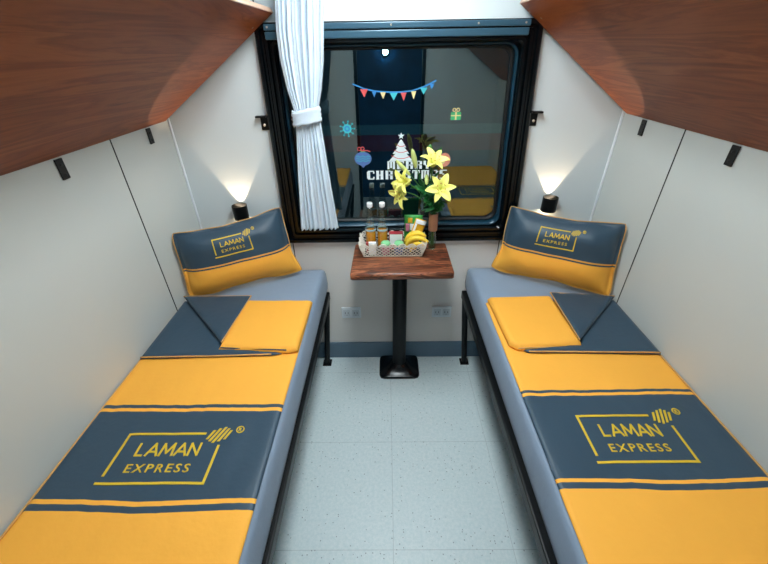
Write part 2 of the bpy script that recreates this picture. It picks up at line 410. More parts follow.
# corner beads, panel joints
bm = bmesh.new(); tube(bm, [(WL+.004, -.004, .13), (WL+.004, -.004, ZC)], .0055, 8); struct('trim_1', bm, M['bead'], smooth=True)
bm = bmesh.new(); tube(bm, [(WR-.004, -.004, .13), (WR-.004, -.004, ZC)], .0055, 8); struct('trim_2', bm, M['bead'], smooth=True)
k = 3
for x, ys in ((WL, (-.431, -1.5)), (WR, (-.416, -1.5))):
    for y in ys:
        s = 1 if x < 0 else -1
        bm = newbox((min(x, x+s*.0015), y-.0025, .13), (max(x, x+s*.0015), y+.0025, ZC)); struct('trim_%d' % k, bm, M['groove']); k += 1
for x in (-.552, .596):
    bm = newbox((x-.0022, -.0015, .13), (x+.0022, 0, .872)); struct('trim_%d' % k, bm, M['groove']); k += 1
    bm = newbox((x-.0022, -.0015, 1.875), (x+.0022, 0, ZC)); struct('trim_%d' % k, bm, M['groove']); k += 1

# ------------------------------------------------------------------ window
win = empty('window_1', (0, 0, 0)); win['kind'] = 'structure'
def wpart(name, loops, m, smooth=False): return obj(name, ringmesh(loops), m, win, smooth)
wpart('outer_frame', [(rring(0, .012), 0), (rring(0, .012), -.030), (rring(.006, .012), -.036), (rring(.020, .012), -.036), (rring(.024, .012), -.024), (rring(.032, .012), -.024), (rring(.032, .012), 0)], M['blackgloss'])
wpart('middle_frame', [(rring(.033, .014), 0), (rring(.033, .014), -.028), (rring(.037, .014), -.032), (rring(.050, .014), -.032), (rring(.054, .014), -.018), (rring(.058, .014), -.018), (rring(.058, .014), 0)], M['blackgloss'])
wpart('inner_frame', [(rring(.059, .02), .02), (rring(.059, .02), -.026), (rring(.062, .02), -.030), (rring(.072, .02), -.030), (rring(.076, .03), -.022), (rring(.080, .03), .060), (rring(.060, .02), .060)], M['blackgloss'])
wpart('reveal', [(rring(.0795, .05), .0), (rring(.084, .05), .0), (rring(.090, .05, bottom=.006), .040), (rring(.080, .05), .040)], M['bluealu'], True)
wpart('gasket', [(rring(.082, .05), .036), (rring(.094, .05, bottom=.006), .034), (rring(.100, .05, bottom=.008), .040), (rring(.100, .05, bottom=.008), .050), (rring(.082, .05), .050)], M['rubber'])
# head rail: metal profile along the top, its bluish reflection put into the colour
x0, z0 = wq(.03, 1); x1, z1 = wq(.97, 1)
bm = newbox((-.515, -.052, 1.840), (.560, -.037, 1.862), .003); box(bm, (-.515, -.046, 1.808), (.560, -.033, 1.836), .004)
obj('head_rail', bm, M['steel'], win)
bm = bmesh.new()
pl = rring(.088, .05)
extr(bm, pl, lambda x, z, h: (x, .051-.0+h, z), .006)
obj('glass_pane', bm, M['pane'], win)
for x in (-.5, -.35, .0, .35, .54):
    bm = lathe(bmesh.new(), [(.004, 0), (.004, .002), (.002, .003)], (x, -.0525, 1.851), 10, Matrix.Rotation(R(90), 3, 'X')); obj('screw', bm, M['screw'], win)
# beside the frame: small black catch brackets
for x0, x1, lab in ((-.622, -.574, 'black metal curtain hook left of the window frame'), (.640, .688, 'black metal curtain hook right of the window frame')):
    t = empty('curtain_hook', ((x0+x1)/2, 0, 1.49))
    tag(t, lab, 'hook', 'hooks beside the window')
    xa, xb = x0-(x0+x1)/2, x1-(x0+x1)/2
    s = 1 if x0 < 0 else -1
    bm = newbox((xa+(.014 if s > 0 else 0), -.006, -.035), (xb-(0 if s > 0 else .014), -.0005, .028), .001); obj('back_plate', bm, M['black'], t)
    bm = newbox((xa, -.034, .022), (xb, -.0065, .03), .002); obj('shelf_tab', bm, M['black'], t)
    bm = lathe(bmesh.new(), [(.006, 0), (.006, .004), (.003, .006)], (s*.006, -.0065, -.012), 12, Matrix.Rotation(R(90), 3, 'X')); obj('screw', bm, M['screw'], t)

# ------------------------------------------------------------------ outside: the next carriage in the dark
bm = newbox((-4, 2.0, -1.2), (4, 2.15, 3.2)); 
cm = bpy.data.materials.new('carriage_stripes'); cm.use_nodes = True; nt = cm.node_tree; b = nt.nodes['Principled BSDF']
tc = nt.nodes.new('ShaderNodeTexCoord'); sp = nt.nodes.new('ShaderNodeSeparateXYZ'); mr = nt.nodes.new('ShaderNodeMapRange'); cr = nt.nodes.new('ShaderNodeValToRGB')
nt.links.new(tc.outputs['Object'], sp.inputs[0]); nt.links.new(sp.outputs[2], mr.inputs[0]); mr.inputs[1].default_value = -1; mr.inputs[2].default_value = 3
nt.links.new(mr.outputs[0], cr.inputs[0]); nt.links.new(cr.outputs[0], b.inputs['Base Color']); cr.color_ramp.interpolation = 'CONSTANT'
zz = lambda z: (z+1)/4
els = [(0, srgb(40, 52, 56)), (zz(.89), srgb(125, 36, 34)), (zz(1.045), srgb(78, 108, 108)), (zz(1.135), srgb(24, 40, 48)), (zz(2.2), srgb(14, 26, 34))]
cr.color_ramp.elements[0].color = els[0][1]; cr.color_ramp.elements[1].position = els[1][0]; cr.color_ramp.elements[1].color = els[1][1]
for p, c in els[2:]:
    e = cr.color_ramp.elements.new(p); e.color = c
b.inputs['Roughness'].default_value = .4
o = obj('carriage_side', bm, cm); tag(o, 'dark striped carriage side standing outside beyond the window', 'carriage')
la = bpy.data.lights.new('carriage_fill', 'AREA'); la.energy = 30; la.size = 2; la.color = (.6, .9, 1)  # added light, out of view, to brighten the carriage stripes
lo = bpy.data.objects.new('carriage_fill', la); lo.location = (0, .6, 3.2); lo.rotation_euler = (R(28), 0, 0); C.objects.link(lo)

# ------------------------------------------------------------------ ceiling lamp
t = empty('ceiling_light', (.0, -.82, ZC)); tag(t, 'long white ceiling light panel between the bunks', 'lamp')
obj('housing', newbox((-.16, -.54, -.035), (.16, .54, 0), .005), M['socket'], t)
obj('diffuser', newbox((-.14, -.52, -.045), (.14, .52, -.0352), .004), M['lamp_white'], t)
t = empty('corridor_lamp', (-.025, YB-.95, 1.735)); tag(t, 'small round cold wall lamp in the corridor behind the doorway', 'lamp')
bm = lathe(bmesh.new(), [(.05, .0005), (.05, .012), (.03, .0195)], (0, 0, 0), 20, Matrix.Rotation(R(-90), 3, 'X')); obj('base_plate', bm, M['black'], t)
bm = lathe(bmesh.new(), [(.028, .02), (.034, .035), (.028, .05), (.012, .058)], (0, 0, 0), 16, Matrix.Rotation(R(-90), 3, 'X')); obj('glass_bowl', bm, M['corridorglow'], t, True)

# ------------------------------------------------------------------ beds
def bed(side):
    s = -1 if side == 'left' else 1
    xw = WL if s < 0 else WR
    xr = -.372 if s < 0 else .413        # aisle face of rail
    xm = -.386 if s < 0 else .436        # mattress side
    def bx(bm, xa, xb, y0, y1, z0, z1, bev=0): return box(bm, (min(xa, xb), y0, z0), (max(xa, xb), y1, z1), bev)
    t = empty('bed_frame', ((xw+xr)/2, -.97, 0)); ox, oy = (xw+xr)/2, -.97
    tag(t, 'black steel bed frame standing along the %s wall' % side, 'bed', 'steel bed frames')
    def shift(bm): bmesh.ops.translate(bm, verts=bm.verts, vec=(-ox, -oy, 0)); return bm
    bm = bx(bmesh.new(), xr, xr+s*.045, -1.93, -.028, .50, .552, .006); obj('side_rail', shift(bm), M['black'], t)
    bm = bx(bmesh.new(), xw-s*.016, xw-s*.05, -1.93, -.028, .50, .552, .004); obj('side_rail', shift(bm), M['black'], t)
    for y in (-.050, -1.93):
        bm = bx(bmesh.new(), xr+s*.046, xw-s*.051, y, y+.02, .505, .547, .003); obj('end_rail', shift(bm), M['black'], t)
    for k in range(9):
        y = -.2-k*.2
        bm = bx(bmesh.new(), xr+s*.046, xw-s*.051, y-.03, y+.03, .53, .545, .002); obj('slat', shift(bm), M['black'], t)
    for y in (-.065, -1.87):
        for xa, xb in ((xr+s*.018, xr+s*.062), (xw-s*.035, xw-s*.055)):
            bm = bmesh.new(); tube(bm, [(xa, y, .4995), (xb+0, y, .008)], .0175, 12)
            leg = obj('leg', shift(bm), M['black'], t, False)
            bm = newbox((xb-.028, y-.026, 0), (xb+.028, y+.03, .0085), .002); obj('foot_plate', shift(bm), M['black'], leg)
    # mattress under a grey fitted sheet
    bm = bmesh.new(); nx, ny = 14, 60
    x_in, x_out, y0, y1, zt, zb = xm, xw-s*.006, -1.92, -.010, .712, .5535
    # cross section walked round from bottom aisle side to the wall side
    prof = [(0.004, zb), (0, zb+.01), (-.003, zb+.05), (-.001, zb+.10), (.001, zt-.030), (.006, zt-.012), (.016, zt-.003), (.030, zt)]
    W_ = abs(x_out-x_in)
    prof += [(W_*f, zt) for f in (.15, .3, .45, .6, .75, .9)] + [(W_-.02, zt-.001), (W_-.006, zt-.008), (W_, zt-.022), (W_, zb)]
    rows = []
    for j in range(ny+1):
        y = y1 + (y0-y1)*j/ny
        e = min(j, ny-j); k_ = (0.0, .6, .9)[e] if e < 3 else 1
        row = []
        for i, (d, z) in enumerate(prof):
            wob = noise.noise(Vector((d*6, y*5, z*9+s*3)))*.0035 + noise.noise(Vector((d*3+9, y*16+(z*10), z*4)))*.002
            off = wob if 1 < i < len(prof)-4 else 0
            zz_ = z if k_ == 1 else zb + (z-zb)*(1-(1-k_)*.12)
            dd = d - off*.8 if i < 6 else d
            row.append(bm.verts.new((x_in + s*dd, y, zz_ + (off if i >= 6 else 0))))
        rows.append(row)
    for j in range(ny):
        for i in range(len(prof)-1): bm.faces.new([rows[j][i], rows[j][i+1], rows[j+1][i+1], rows[j+1][i]])
        bm.faces.new([rows[j][-1], rows[j][0], rows[j+1][0], rows[j+1][-1]])
    bm.faces.new(rows[0]); bm.faces.new(rows[-1][::-1])
    mo = obj('mattress', bm, M['sheet'], None, True)
    tag(mo, 'grey sheeted mattress lying on the %s bed frame' % side, 'mattress', 'mattresses')
    return mo
bed('left'); bed('right')

# ------------------------------------------------------------------ quilts
def quilt(side, P):
    s = -1 if side == 'left' else 1
    xa, xb = P['x0'], P['x1']           # aisle edge, wall edge
    yt, ye = P['yt'], -1.915
    seed = 3.1 if s < 0 else 8.7
    def h(x, y):
        d = min(abs(x-xa), abs(x-xb))
        z = .7245
        z += .0026*noise.noise(Vector((x*7, y*2.2, seed))) + .0016*noise.noise(Vector((x*24, y*5, seed+3)))
        for yb in P['waves']:
            z += .0034*math.exp(-((y-yb)/.03)**2)*noise.noise(Vector((x*38, y*6, seed+yb)))
        if d < .016: z -= .007*(1-d/.016)**2
        return z
    root = empty('quilt', ((xa+xb)/2, (yt+ye)/2, .714)); ox, oy, oz = root.location
    tag(root, P['label'], 'quilt', 'yellow and navy quilts')
    # rows, cut at every colour boundary
    b = P['bands']      # [(y_from, material_index)...] descending
    ys = set([yt, ye]); yy = yt
    while yy > ye: ys.add(round(yy, 4)); yy -= .016
    for y, _ in b: ys.add(y)
    ys = sorted(ys, reverse=True)
    ys = [y for i, y in enumerate(ys) if i == 0 or ys[i-1]-y > .0025 or any(abs(y-q) < 1e-6 for q, _ in b)]
    nx = 44
    xs = [xa+(xb-xa)*(i/nx) for i in range(nx+1)]
    xs = sorted(set([xa, xb, xa+s*.004, xa+s*.009, xb-s*.004, xb-s*.009] + xs), reverse=(s < 0))
    # colour boundary rows wander a little along the width
    def wob(x, y): return .004*noise.noise(Vector((x*5, y*3, seed*2))) + (.003*math.sin((x-xa)*9+y*4))*(1 if y < -1.2 else .4)
    bm = bmesh.new(); G = []
    def mi(y):
        m_ = 0
        for q, i in b:
            if y < q: m_ = i
        return m_
    for y in ys:
        G.append([bm.verts.new((x-ox, (y + (wob(x, y) if ye+.02 < y < yt-.02 else 0))-oy, h(x, y)-oz)) for x in xs])
    for j in range(len(ys)-1):
        for i in range(len(xs)-1):
            f = bm.faces.new([G[j][i], G[j][i+1], G[j+1][i+1], G[j+1][i]]); f.material_index = mi((ys[j]+ys[j+1])/2)
    # skirt
    loop = G[0] + [r[-1] for r in G[1:]] + G[-1][-2::-1] + [r[0] for r in G[-2:0:-1]]
    low = [bm.verts.new((v.co.x, v.co.y, .7165-oz)) for v in loop]
    n = len(loop)
    for k in range(n):
        f = bm.faces.new([loop[k], loop[(k+1) % n], low[(k+1) % n], low[k]])
        f.material_index = mi((loop[k].co.y+loop[(k+1) % n].co.y)/2+oy)
    bm.faces.new(low[::-1]) if True else None
    obj('cover', bm, [M['yellow'], M['navy']], root, True)
    # piping down the wall side
    for x, m_ in ((xb-s*.002, 'piping'),):
        bm = bmesh.new()
        tube(bm, [(x-ox, y-oy, .7215-oz) for y in [yt-.02-i*.03 for i in range(int((yt-ye-.02)/.03))]], .0032, 6); obj('piping', bm, M[m_], root, True)
    # embroidered logo
    L = P['logo']   # x0, y0(bottom), width, height scale
    bm = logo2d(); chop(bm, .04, -.05, 1.2, -.05, .7)
    thicken(bm, lambda X, Y, hh: (L[0]+X*L[2]-ox, L[1]+Y*L[2]*L[3]-oy, h(L[0]+X*L[2], L[1]+Y*L[2]*L[3])+hh-oz), .0018)
    lo_ = raw('embroidered_logo', bm, M['thread'], root, False); lo_['label'] = 'yellow embroidered frame with LAMAN EXPRESS lettering'
    # folded back top: slabs
    def slab(poly, zb, th, m_, name, edge=.010, dz=None, lab=None, pipe=None, seedz=0):
        """soft cushion-like slab over a polygon (x,y) at base zb"""
        # fine grid clipped to the polygon
        t = bmesh.new(); t.faces.new([t.verts.new((x, y, 0)) for x, y in poly])
        mnx, mxx = min(p[0] for p in poly), max(p[0] for p in poly); mny, mxy = min(p[1] for p in poly), max(p[1] for p in poly)
        chop(t, .0125, mnx, mxx, mny, mxy)
        bmesh.ops.triangulate(t, faces=t.faces[:])
        def dist(x, y):
            d = 9
            for k in range(len(poly)):
                a = Vector(poly[k]); b_ = Vector(poly[(k+1) % len(poly)]); p = Vector((x, y)); ab = b_-a
                u = max(0, min(1, (p-a).dot(ab)/ab.dot(ab))); d = min(d, (p-a-ab*u).length)
            return d
        def fm(x, y, hh):
            base = zb + (dz(x, y) if dz else 0)
            if hh == 0: return (x-ox, y-oy, base-oz)
            d = dist(x, y); e = min(1, d/edge); prof_ = math.sqrt(max(0, 1-(1-e)**2))
            w_ = .0028*noise.noise(Vector((x*11, y*6, seed+seedz)))*e
            return (x-ox, y-oy, base + th*(.3+.7*prof_) + w_ - oz)
        thicken(t, fm, 1)
        o = raw(name, t, M[m_], root, True)
        if lab: o['label'] = lab
        return fm
    def pipe_along(pts, fm, m_='piping', r=.0030, lift=0, nseg=10):
        P_ = []
        for a, b_ in zip(pts[:-1], pts[1:]):
            for k in range(nseg): 
                x, y = a[0]+(b_[0]-a[0])*k/nseg, a[1]+(b_[1]-a[1])*k/nseg; P_.append(fm(x, y, 1))
        P_.append(fm(pts[-1][0], pts[-1][1], 1))
        bm = bmesh.new(); tube(bm, [Vector(p)+Vector((0, 0, lift-.001)) for p in P_], r, 6); obj('piping', bm, M[m_], root, True)
    A = P['under']; f1 = slab(A, .727, .012, 'navy', 'lining', lab='navy lining turned up towards the wall')
    B = P['flap']; f2 = slab(B, .728, .027, 'yellow', 'turned_flap', .016, lab='yellow top edge folded back on itself', seedz=4)
    Cc = P['corner']
    tipx, tipy = Cc[1]
    f3 = slab(Cc, .751, .012, 'navy', 'turned_corner', .008, seedz=9, lab='navy corner folded over into a triangle')
    pipe_along([Cc[0], Cc[2]], f3, lift=.002); pipe_along([Cc[2], Cc[1]], f3, r=.0026, lift=.003)
    pipe_along(P['hem'], f1)
    pipe_along(P['flaphem'], f2, P['flaphem_m'], .0035, -.006)
    return root

quilt('left', dict(x0=-.397, x1=-1.033, yt=-.392, waves=(-1.0, -1.33),
    bands=[(-.990, 1), (-1.004, 0), (-1.018, 1), (-1.313, 0), (-1.326, 1), (-1.344, 0)],
    logo=(-.872, -1.272, .312, 1.0),
    label='yellow quilt with a navy logo band on the left bed',
    under=[(-1.030, -.366), (-.80, -.368), (-.72, -.70), (-.46, -.742), (-.50, -.752), (-1.028, -.765)],
    flap=[(-.715, -.387), (-.393, -.393), (-.397, -.732), (-.43, -.742), (-.725, -.726)],
    corner=[(-1.030, -.362), (-.716, -.700), (-.696, -.362)],
    hem=[(-1.026, -.762), (-.75, -.757), (-.50, -.750)],
    flaphem=[(-.715, -.720), (-.44, -.736)], flaphem_m='navy'))
quilt('right', dict(x0=.450, x1=1.062, yt=-.392, waves=(-.95, -1.28),
    bands=[(-.938, 1), (-.950, 0), (-.963, 1), (-1.262, 0), (-1.273, 1), (-1.291, 0)],
    logo=(.598, -1.216, .296, 1.06),
    label='yellow quilt with a navy logo band on the right bed',
    under=[(1.060, -.400), (.85, -.385), (.77, -.70), (.52, -.735), (.54, -.750), (1.058, -.765)],
    flap=[(.762, -.378), (.458, -.384), (.470, -.71), (.50, -.738), (.762, -.722)],
    corner=[(1.058, -.398), (.756, -.705), (.765, -.362)],
    hem=[(1.056, -.762), (.80, -.755), (.54, -.748)],
    flaphem=[(.75, -.722), (.50, -.735)], flaphem_m='piping'))

# ------------------------------------------------------------------ pillows
def pillow(side, TL, TR, BR, BL, label, lg, sag=.028):
    TL, TR, BR, BL = map(Vector, (TL, TR, BR, BL)); cen = (TL+TR+BR+BL)/4
    root = empty('pillow', (cen.x, cen.y, min(BL.z, BR.z))); o0 = Vector(root.location)
    tag(root, label, 'pillow', 'logo pillows')
    nrm = (BR-BL).cross(TL-BL).normalized()
    if nrm.y > 0: nrm = -nrm
    def base(u, v):   # u,v in -1..1
        # outline pulled in between corners
        low = max(0, 1-abs(v+.35)/(.65 if v < -.35 else 1.35))
        uu = u*(1-(.10 if u*cen.x < 0 else .035)*low**.8*abs(u)**3 - .035*(u*v)**10); vv = v*(1-.05*(u*v)**10)
        a, b_ = (uu+1)/2, (vv+1)/2
        p = (BL*(1-a)+BR*a)*(1-b_) + (TL*(1-a)+TR*a)*b_
        updir = ((TL+TR)-(BL+BR)).normalized()
        if v > 0: p = p - updir*sag*(1-u*u)*v**2
        else: p = p + updir*.012*math.sin(u*3+1)*v*v*(1-u*u)
        return p
    T = .066
    def fr(u, v):
        e = min(1, max(0, (1-abs(u))/.13)); f = min(1, max(0, (1-abs(v))/.16))
        if 1-abs(u) < .06: e = 0
        if 1-abs(v) < .06: f = 0
        ee = max(0, (1-abs(u)-.06)/(1-.06)); ff = max(0, (1-abs(v)-.06)/(1-.06))
        return (math.sin(min(1, ee*1.9)*math.pi/2)**.62)*(math.sin(min(1, ff*1.5)*math.pi/2)**.62)
    def surf(u, v, sd, extra=0):
        t_ = .003 + T*fr(u, v)*(1 if sd > 0 else .55)
        w_ = .010*noise.noise(Vector((u*2.6, v*2, 5+sd+cen.x)))*fr(u, v)
        edge = 0
        if abs(u) > .85 or abs(v) > .85:
            edge = .006*math.sin(u*11+v*7+cen.x*5)*(1-fr(u, v))
        return base(u, v) + nrm*(sd*(t_+extra) + w_ + edge) - o0
    nu = 56; nv_b = sorted(set([-1+2*i/36 for i in range(37)] + [-.97, .97, -.945, .945, -.10, -.135, -.18]))
    us = sorted(set([-1+2*i/nu for i in range(nu+1)] + [-.97, .97, -.945, .945]))
    def mi(v): return 1 if v > -.10 else (0 if v > -.135 else (1 if v > -.18 else 0))
    bm = bmesh.new(); g = {}
    for sd in (1, -1):
        for i, u in enumerate(us):
            for j, v in enumerate(nv_b):
                border = i in (0, len(us)-1) or j in (0, len(nv_b)-1)
                if border and sd == -1: g[sd, i, j] = g[1, i, j]
                else:
                    g[sd, i, j] = bm.verts.new(surf(u, v, sd) if not border else base(u, v)+nrm*.006*math.sin(u*11+v*7+cen.x*5)-o0)
        for i in range(len(us)-1):
            for j in range(len(nv_b)-1):
                q = [g[sd, i, j], g[sd, i+1, j], g[sd, i+1, j+1], g[sd, i, j+1]]
                if sd < 0: q.reverse()
                f = bm.faces.new(q); f.material_index = mi((nv_b[j]+nv_b[j+1])/2)
    obj('cushion', bm, [M['yellow'], M['navy']], root, True)
    # piping around the rim
    rim = [base(-1+2*k/30, 1)+nrm*.006*math.sin((-1+2*k/30)*11+7+cen.x*5) for k in range(31)] + [base(1, 1-2*k/20)+nrm*.006*math.sin(11+(1-2*k/20)*7+cen.x*5) for k in range(1, 21)] + [base(1-2*k/30, -1)+nrm*.006*math.sin((1-2*k/30)*11-7+cen.x*5) for k in range(1, 31)] + [base(-1, -1+2*k/20)+nrm*.006*math.sin(-11+(-1+2*k/20)*7+cen.x*5) for k in range(1, 21)]
    bm = bmesh.new(); tube(bm, [p-o0 for p in rim], .0024, 6); obj('piping', bm, M['piping'], root, True)
    u0, v0, wu, wv = lg
    bm = logo2d(.028); chop(bm, .05, -.05, 1.2, -.05, .7)
    thicken(bm, lambda X, Y, hh: surf(u0+X*wu, v0+Y*wv, 1, hh), .0015)
    lo_ = raw('embroidered_logo', bm, M['thread'], root, False); lo_['label'] = 'yellow embroidered frame with LAMAN EXPRESS lettering'
    # stitched ridge where navy meets yellow
    bm = bmesh.new(); tube(bm, [surf(-.93+1.86*k/40, -.10, 1, .0004) for k in range(41)], .0015, 6); obj('seam', bm, M['piping'], root, True)
    return root
pillow('left', (-1.026, -.298, 1.068), (-.572, -.045, 1.100), (-.488, -.095, .738), (-1.020, -.345, .738),
       'navy and yellow logo pillow leaning in the left corner under the wall lamp', (-.385, .11, .64, 1.06))
pillow('right', (.606, -.045, 1.088), (1.052, -.316, 1.098), (1.052, -.382, .740), (.536, -.082, .738),
       'navy and yellow logo pillow leaning in the right corner under the wall lamp', (-.32, .10, .62, 1.04))

# ------------------------------------------------------------------ upper bunks, folded up
def upper_bunk(side):
    s = -1 if side == 'left' else 1
    W_ = WL if s < 0 else WR
    A = Vector((W_-s*.002, 0, 1.505)); B = Vector((-.470, 0, 1.900)) if s < 0 else Vector((.508, 0, 1.915))
    root = empty('upper_bunk', (W_, -1.0, 1.505))
    tag(root, 'brown wood upper bunk tilted up against the %s wall' % side, 'bunk', 'wooden upper bunks')
    d = (B-A); L_ = d.length; d.normalize(); n = Vector((-d.z, 0, d.x)) if s > 0 else Vector((d.z, 0, -d.x))
    if n.z < 0: n = -n
    mtx = Matrix(((d.x, 0, n.x, A.x-W_), (0, 1, 0, 0), (d.z, 0, n.z, A.z-1.505), (0, 0, 0, 1)))
    y0, y1 = -1.0, 1.0-.028
    bm = newbox((.0, y0, 0), (L_-.005, y1, .018), .001)
    for v in bm.verts:
        if v.co.x < .01: v.co.x += v.co.z*.85
    bmesh.ops.transform(bm, matrix=mtx, verts=bm.verts); obj('panel', bm, M['bunkwood'], root)
    bm = newbox((L_-.0045, y0, -.001), (L_, y1, .019), .001, mtx); obj('edge_trim', bm, M['trim'], root)
    bm = newbox((.13, y0+.01, .0185), (L_-.03, y1-.01, .07), .02, mtx); obj('cushion', bm, M['sheet'], root)
    for yy in ((-.186, -.695) if s < 0 else (-.174, -.655)):
        for zt in (0,):
            yl = yy+1.0
            xa, xb = (.0015, .007) if s < 0 else (-.007, -.0015)
            bm = newbox((xa, yl-.015, -.066), (xb, yl+.015, -.004), .0015); bmesh.ops.bevel(bm, geom=[e for e in bm.edges if False], offset=.001) if False else None
            br = obj('bracket', bm, M['blackmatt'], root)
            for zz_ in (-.052, -.022):
                b2 = lathe(bmesh.new(), [(.005, 0), (.005, .002), (.0025, .0035)], ((.0072 if s < 0 else -.0072), yl, zz_), 10, Matrix.Rotation(R(90 if s < 0 else -90), 3, 'Y')); obj('bolt', b2, M['dark'], br)
    for dl, yl in ((L_-.09, .90), (L_-.05, .955), (.10, -.15)):
        b2 = lathe(bmesh.new(), [(.0045, 0), (.0045, -.0015), (.002, -.0025)], (0, 0, 0), 10); bmesh.ops.transform(b2, matrix=mtx @ Matrix.Translation((dl, yl, -.0004)), verts=b2.verts); obj('screw', b2, M['screw'], root)
upper_bunk('left'); upper_bunk('right')

# ------------------------------------------------------------------ wall lamps
def sconce(x, z, lab):
    t = empty('wall_lamp', (x, 0, z)); tag(t, lab, 'lamp', 'up and down wall lamps')
    n = 28; c = (0, -.0385, 0); ro, ri, hh = .0375, .0358, .036
    bm = lathe(bmesh.new(), [(ro, -hh), (ro, hh), (ri, hh), (ri, -hh)], c, n, closed=True)
    obj('shade', bm, M['black'], t, False)
    bm = newbox((-.012, -.0009, -.034), (.012, -.0002, .034)); obj('wall_plate', bm, M['black'], t)
    bm = lathe(bmesh.new(), [(.030, -.026), (.030, -.022)], c, n); obj('reflector', bm, M['warmglow'], t)
    for dz, rx, e in ((-.018, math.pi, SPOT_W), (-.030, 0, SPOT_W*.12)):
        l = bpy.data.lights.new('wall_lamp_beam', 'SPOT'); l.energy = e; l.color = (1, .76, .52); l.spot_size = R(64); l.spot_blend = .12; l.shadow_soft_size = .0015
        o = bpy.data.objects.new('wall_lamp_beam', l); o.location = (0, -.022, dz); o.rotation_euler = (rx, 0, 0); o.parent = t; C.objects.link(o)
sconce(-.787, 1.065, 'black cylinder wall lamp glowing left of the window')
sconce(.808, 1.085, 'black cylinder wall lamp glowing right of the window')

# ------------------------------------------------------------------ sockets
for x, lab in ((-.256, 'white double power socket left of the table leg'), (.309, 'white double power socket right of the table leg')):
    t = empty('power_socket', (x, 0, .376)); tag(t, lab, 'socket', 'wall power sockets')
    obj('face_plate', newbox((-.06, -.009, -.041), (.06, -.0005, .041), .003), M['socket'], t)
    for dx in (-.028, .028):
        o = obj('outlet', newbox((dx-.021, -.0108, -.024), (dx+.021, -.0092, .024), .0008), M['slot'], t)
        bm = bmesh.new()
        for q in (-.009, .009): box(bm, (dx+q-.0014, -.0116, -.006), (dx+q+.0014, -.0109, .008))
        box(bm, (dx-.002, -.0116, -.018), (dx+.002, -.0109, -.014))
        obj('holes', bm, M['dark'], o)

# ------------------------------------------------------------------ table
t = empty('side_table', (.042, -.108, 0)); tag(t, 'wooden topped table on a black pedestal under the window', 'table')
ox, oy = .042, -.108
bm = bmesh.new()
poly = [(-.204, -.352), (-.196, -.358), (.284, -.353), (.292, -.346), (.291, -.044), (.286, -.0385), (-.194, -.0385), (-.200, -.044)]
t2 = bmesh.new(); extr(t2, [(x-ox, y-oy) for x, y in poly], lambda x, y, h: (x, y, .834+h), .036)
bmesh.ops.bevel(t2, geom=[e for e in t2.edges if abs(e.verts[0].co.z-e.verts[1].co.z) < .001], offset=.004, segments=2, affect='EDGES')
merge(bm, t2)
obj('table_top', bm, M['tablewood'], t)
bm = newbox((-.10, -.10, .822), (.10, .06, .8335), .002); obj('mounting_plate', bm, M['black'], t)
bm = lathe(bmesh.new(), [(.0415, .06), (.0415, .8215)], (0, 0, 0), 32); obj('column', bm, M['black'], t, False)
for p in t.children[-1].data.polygons: p.use_smooth = len(p.vertices) == 4
# cast base: square plate rising to a shallow dome
bm = bmesh.new(); n = 24
def sqr(a, r, half):   # blend between rounded square and circle
    c_, s_ = math.cos(a), math.sin(a); k = (abs(c_)**8+abs(s_)**8)**(-1/8)
    return c_, s_, k
rings = []
for r, z, q in ((.127, 0, 1), (.128, .006, 1), (.126, .014, 1), (.112, .018, 1), (.088, .030, .6), (.068, .046, .3), (.054, .060, 0), (.046, .064, 0)):
    ring = []
    for k in range(48):
        a = 2*math.pi*k/48; c_, s_, kk = sqr(a, r, r); m_ = 1+(kk-1)*q
        ring.append(bm.verts.new((r*c_*m_, r*s_*m_*.80, z)))
    rings.append(ring)
for i in range(len(rings)-1):
    for k in range(48): bm.faces.new([rings[i][k], rings[i][(k+1) % 48], rings[i+1][(k+1) % 48], rings[i+1][k]])
bm.faces.new(rings[0][::-1]); bm.faces.new(rings[-1])
obj('base', bm, M['blackgloss'], t, True)

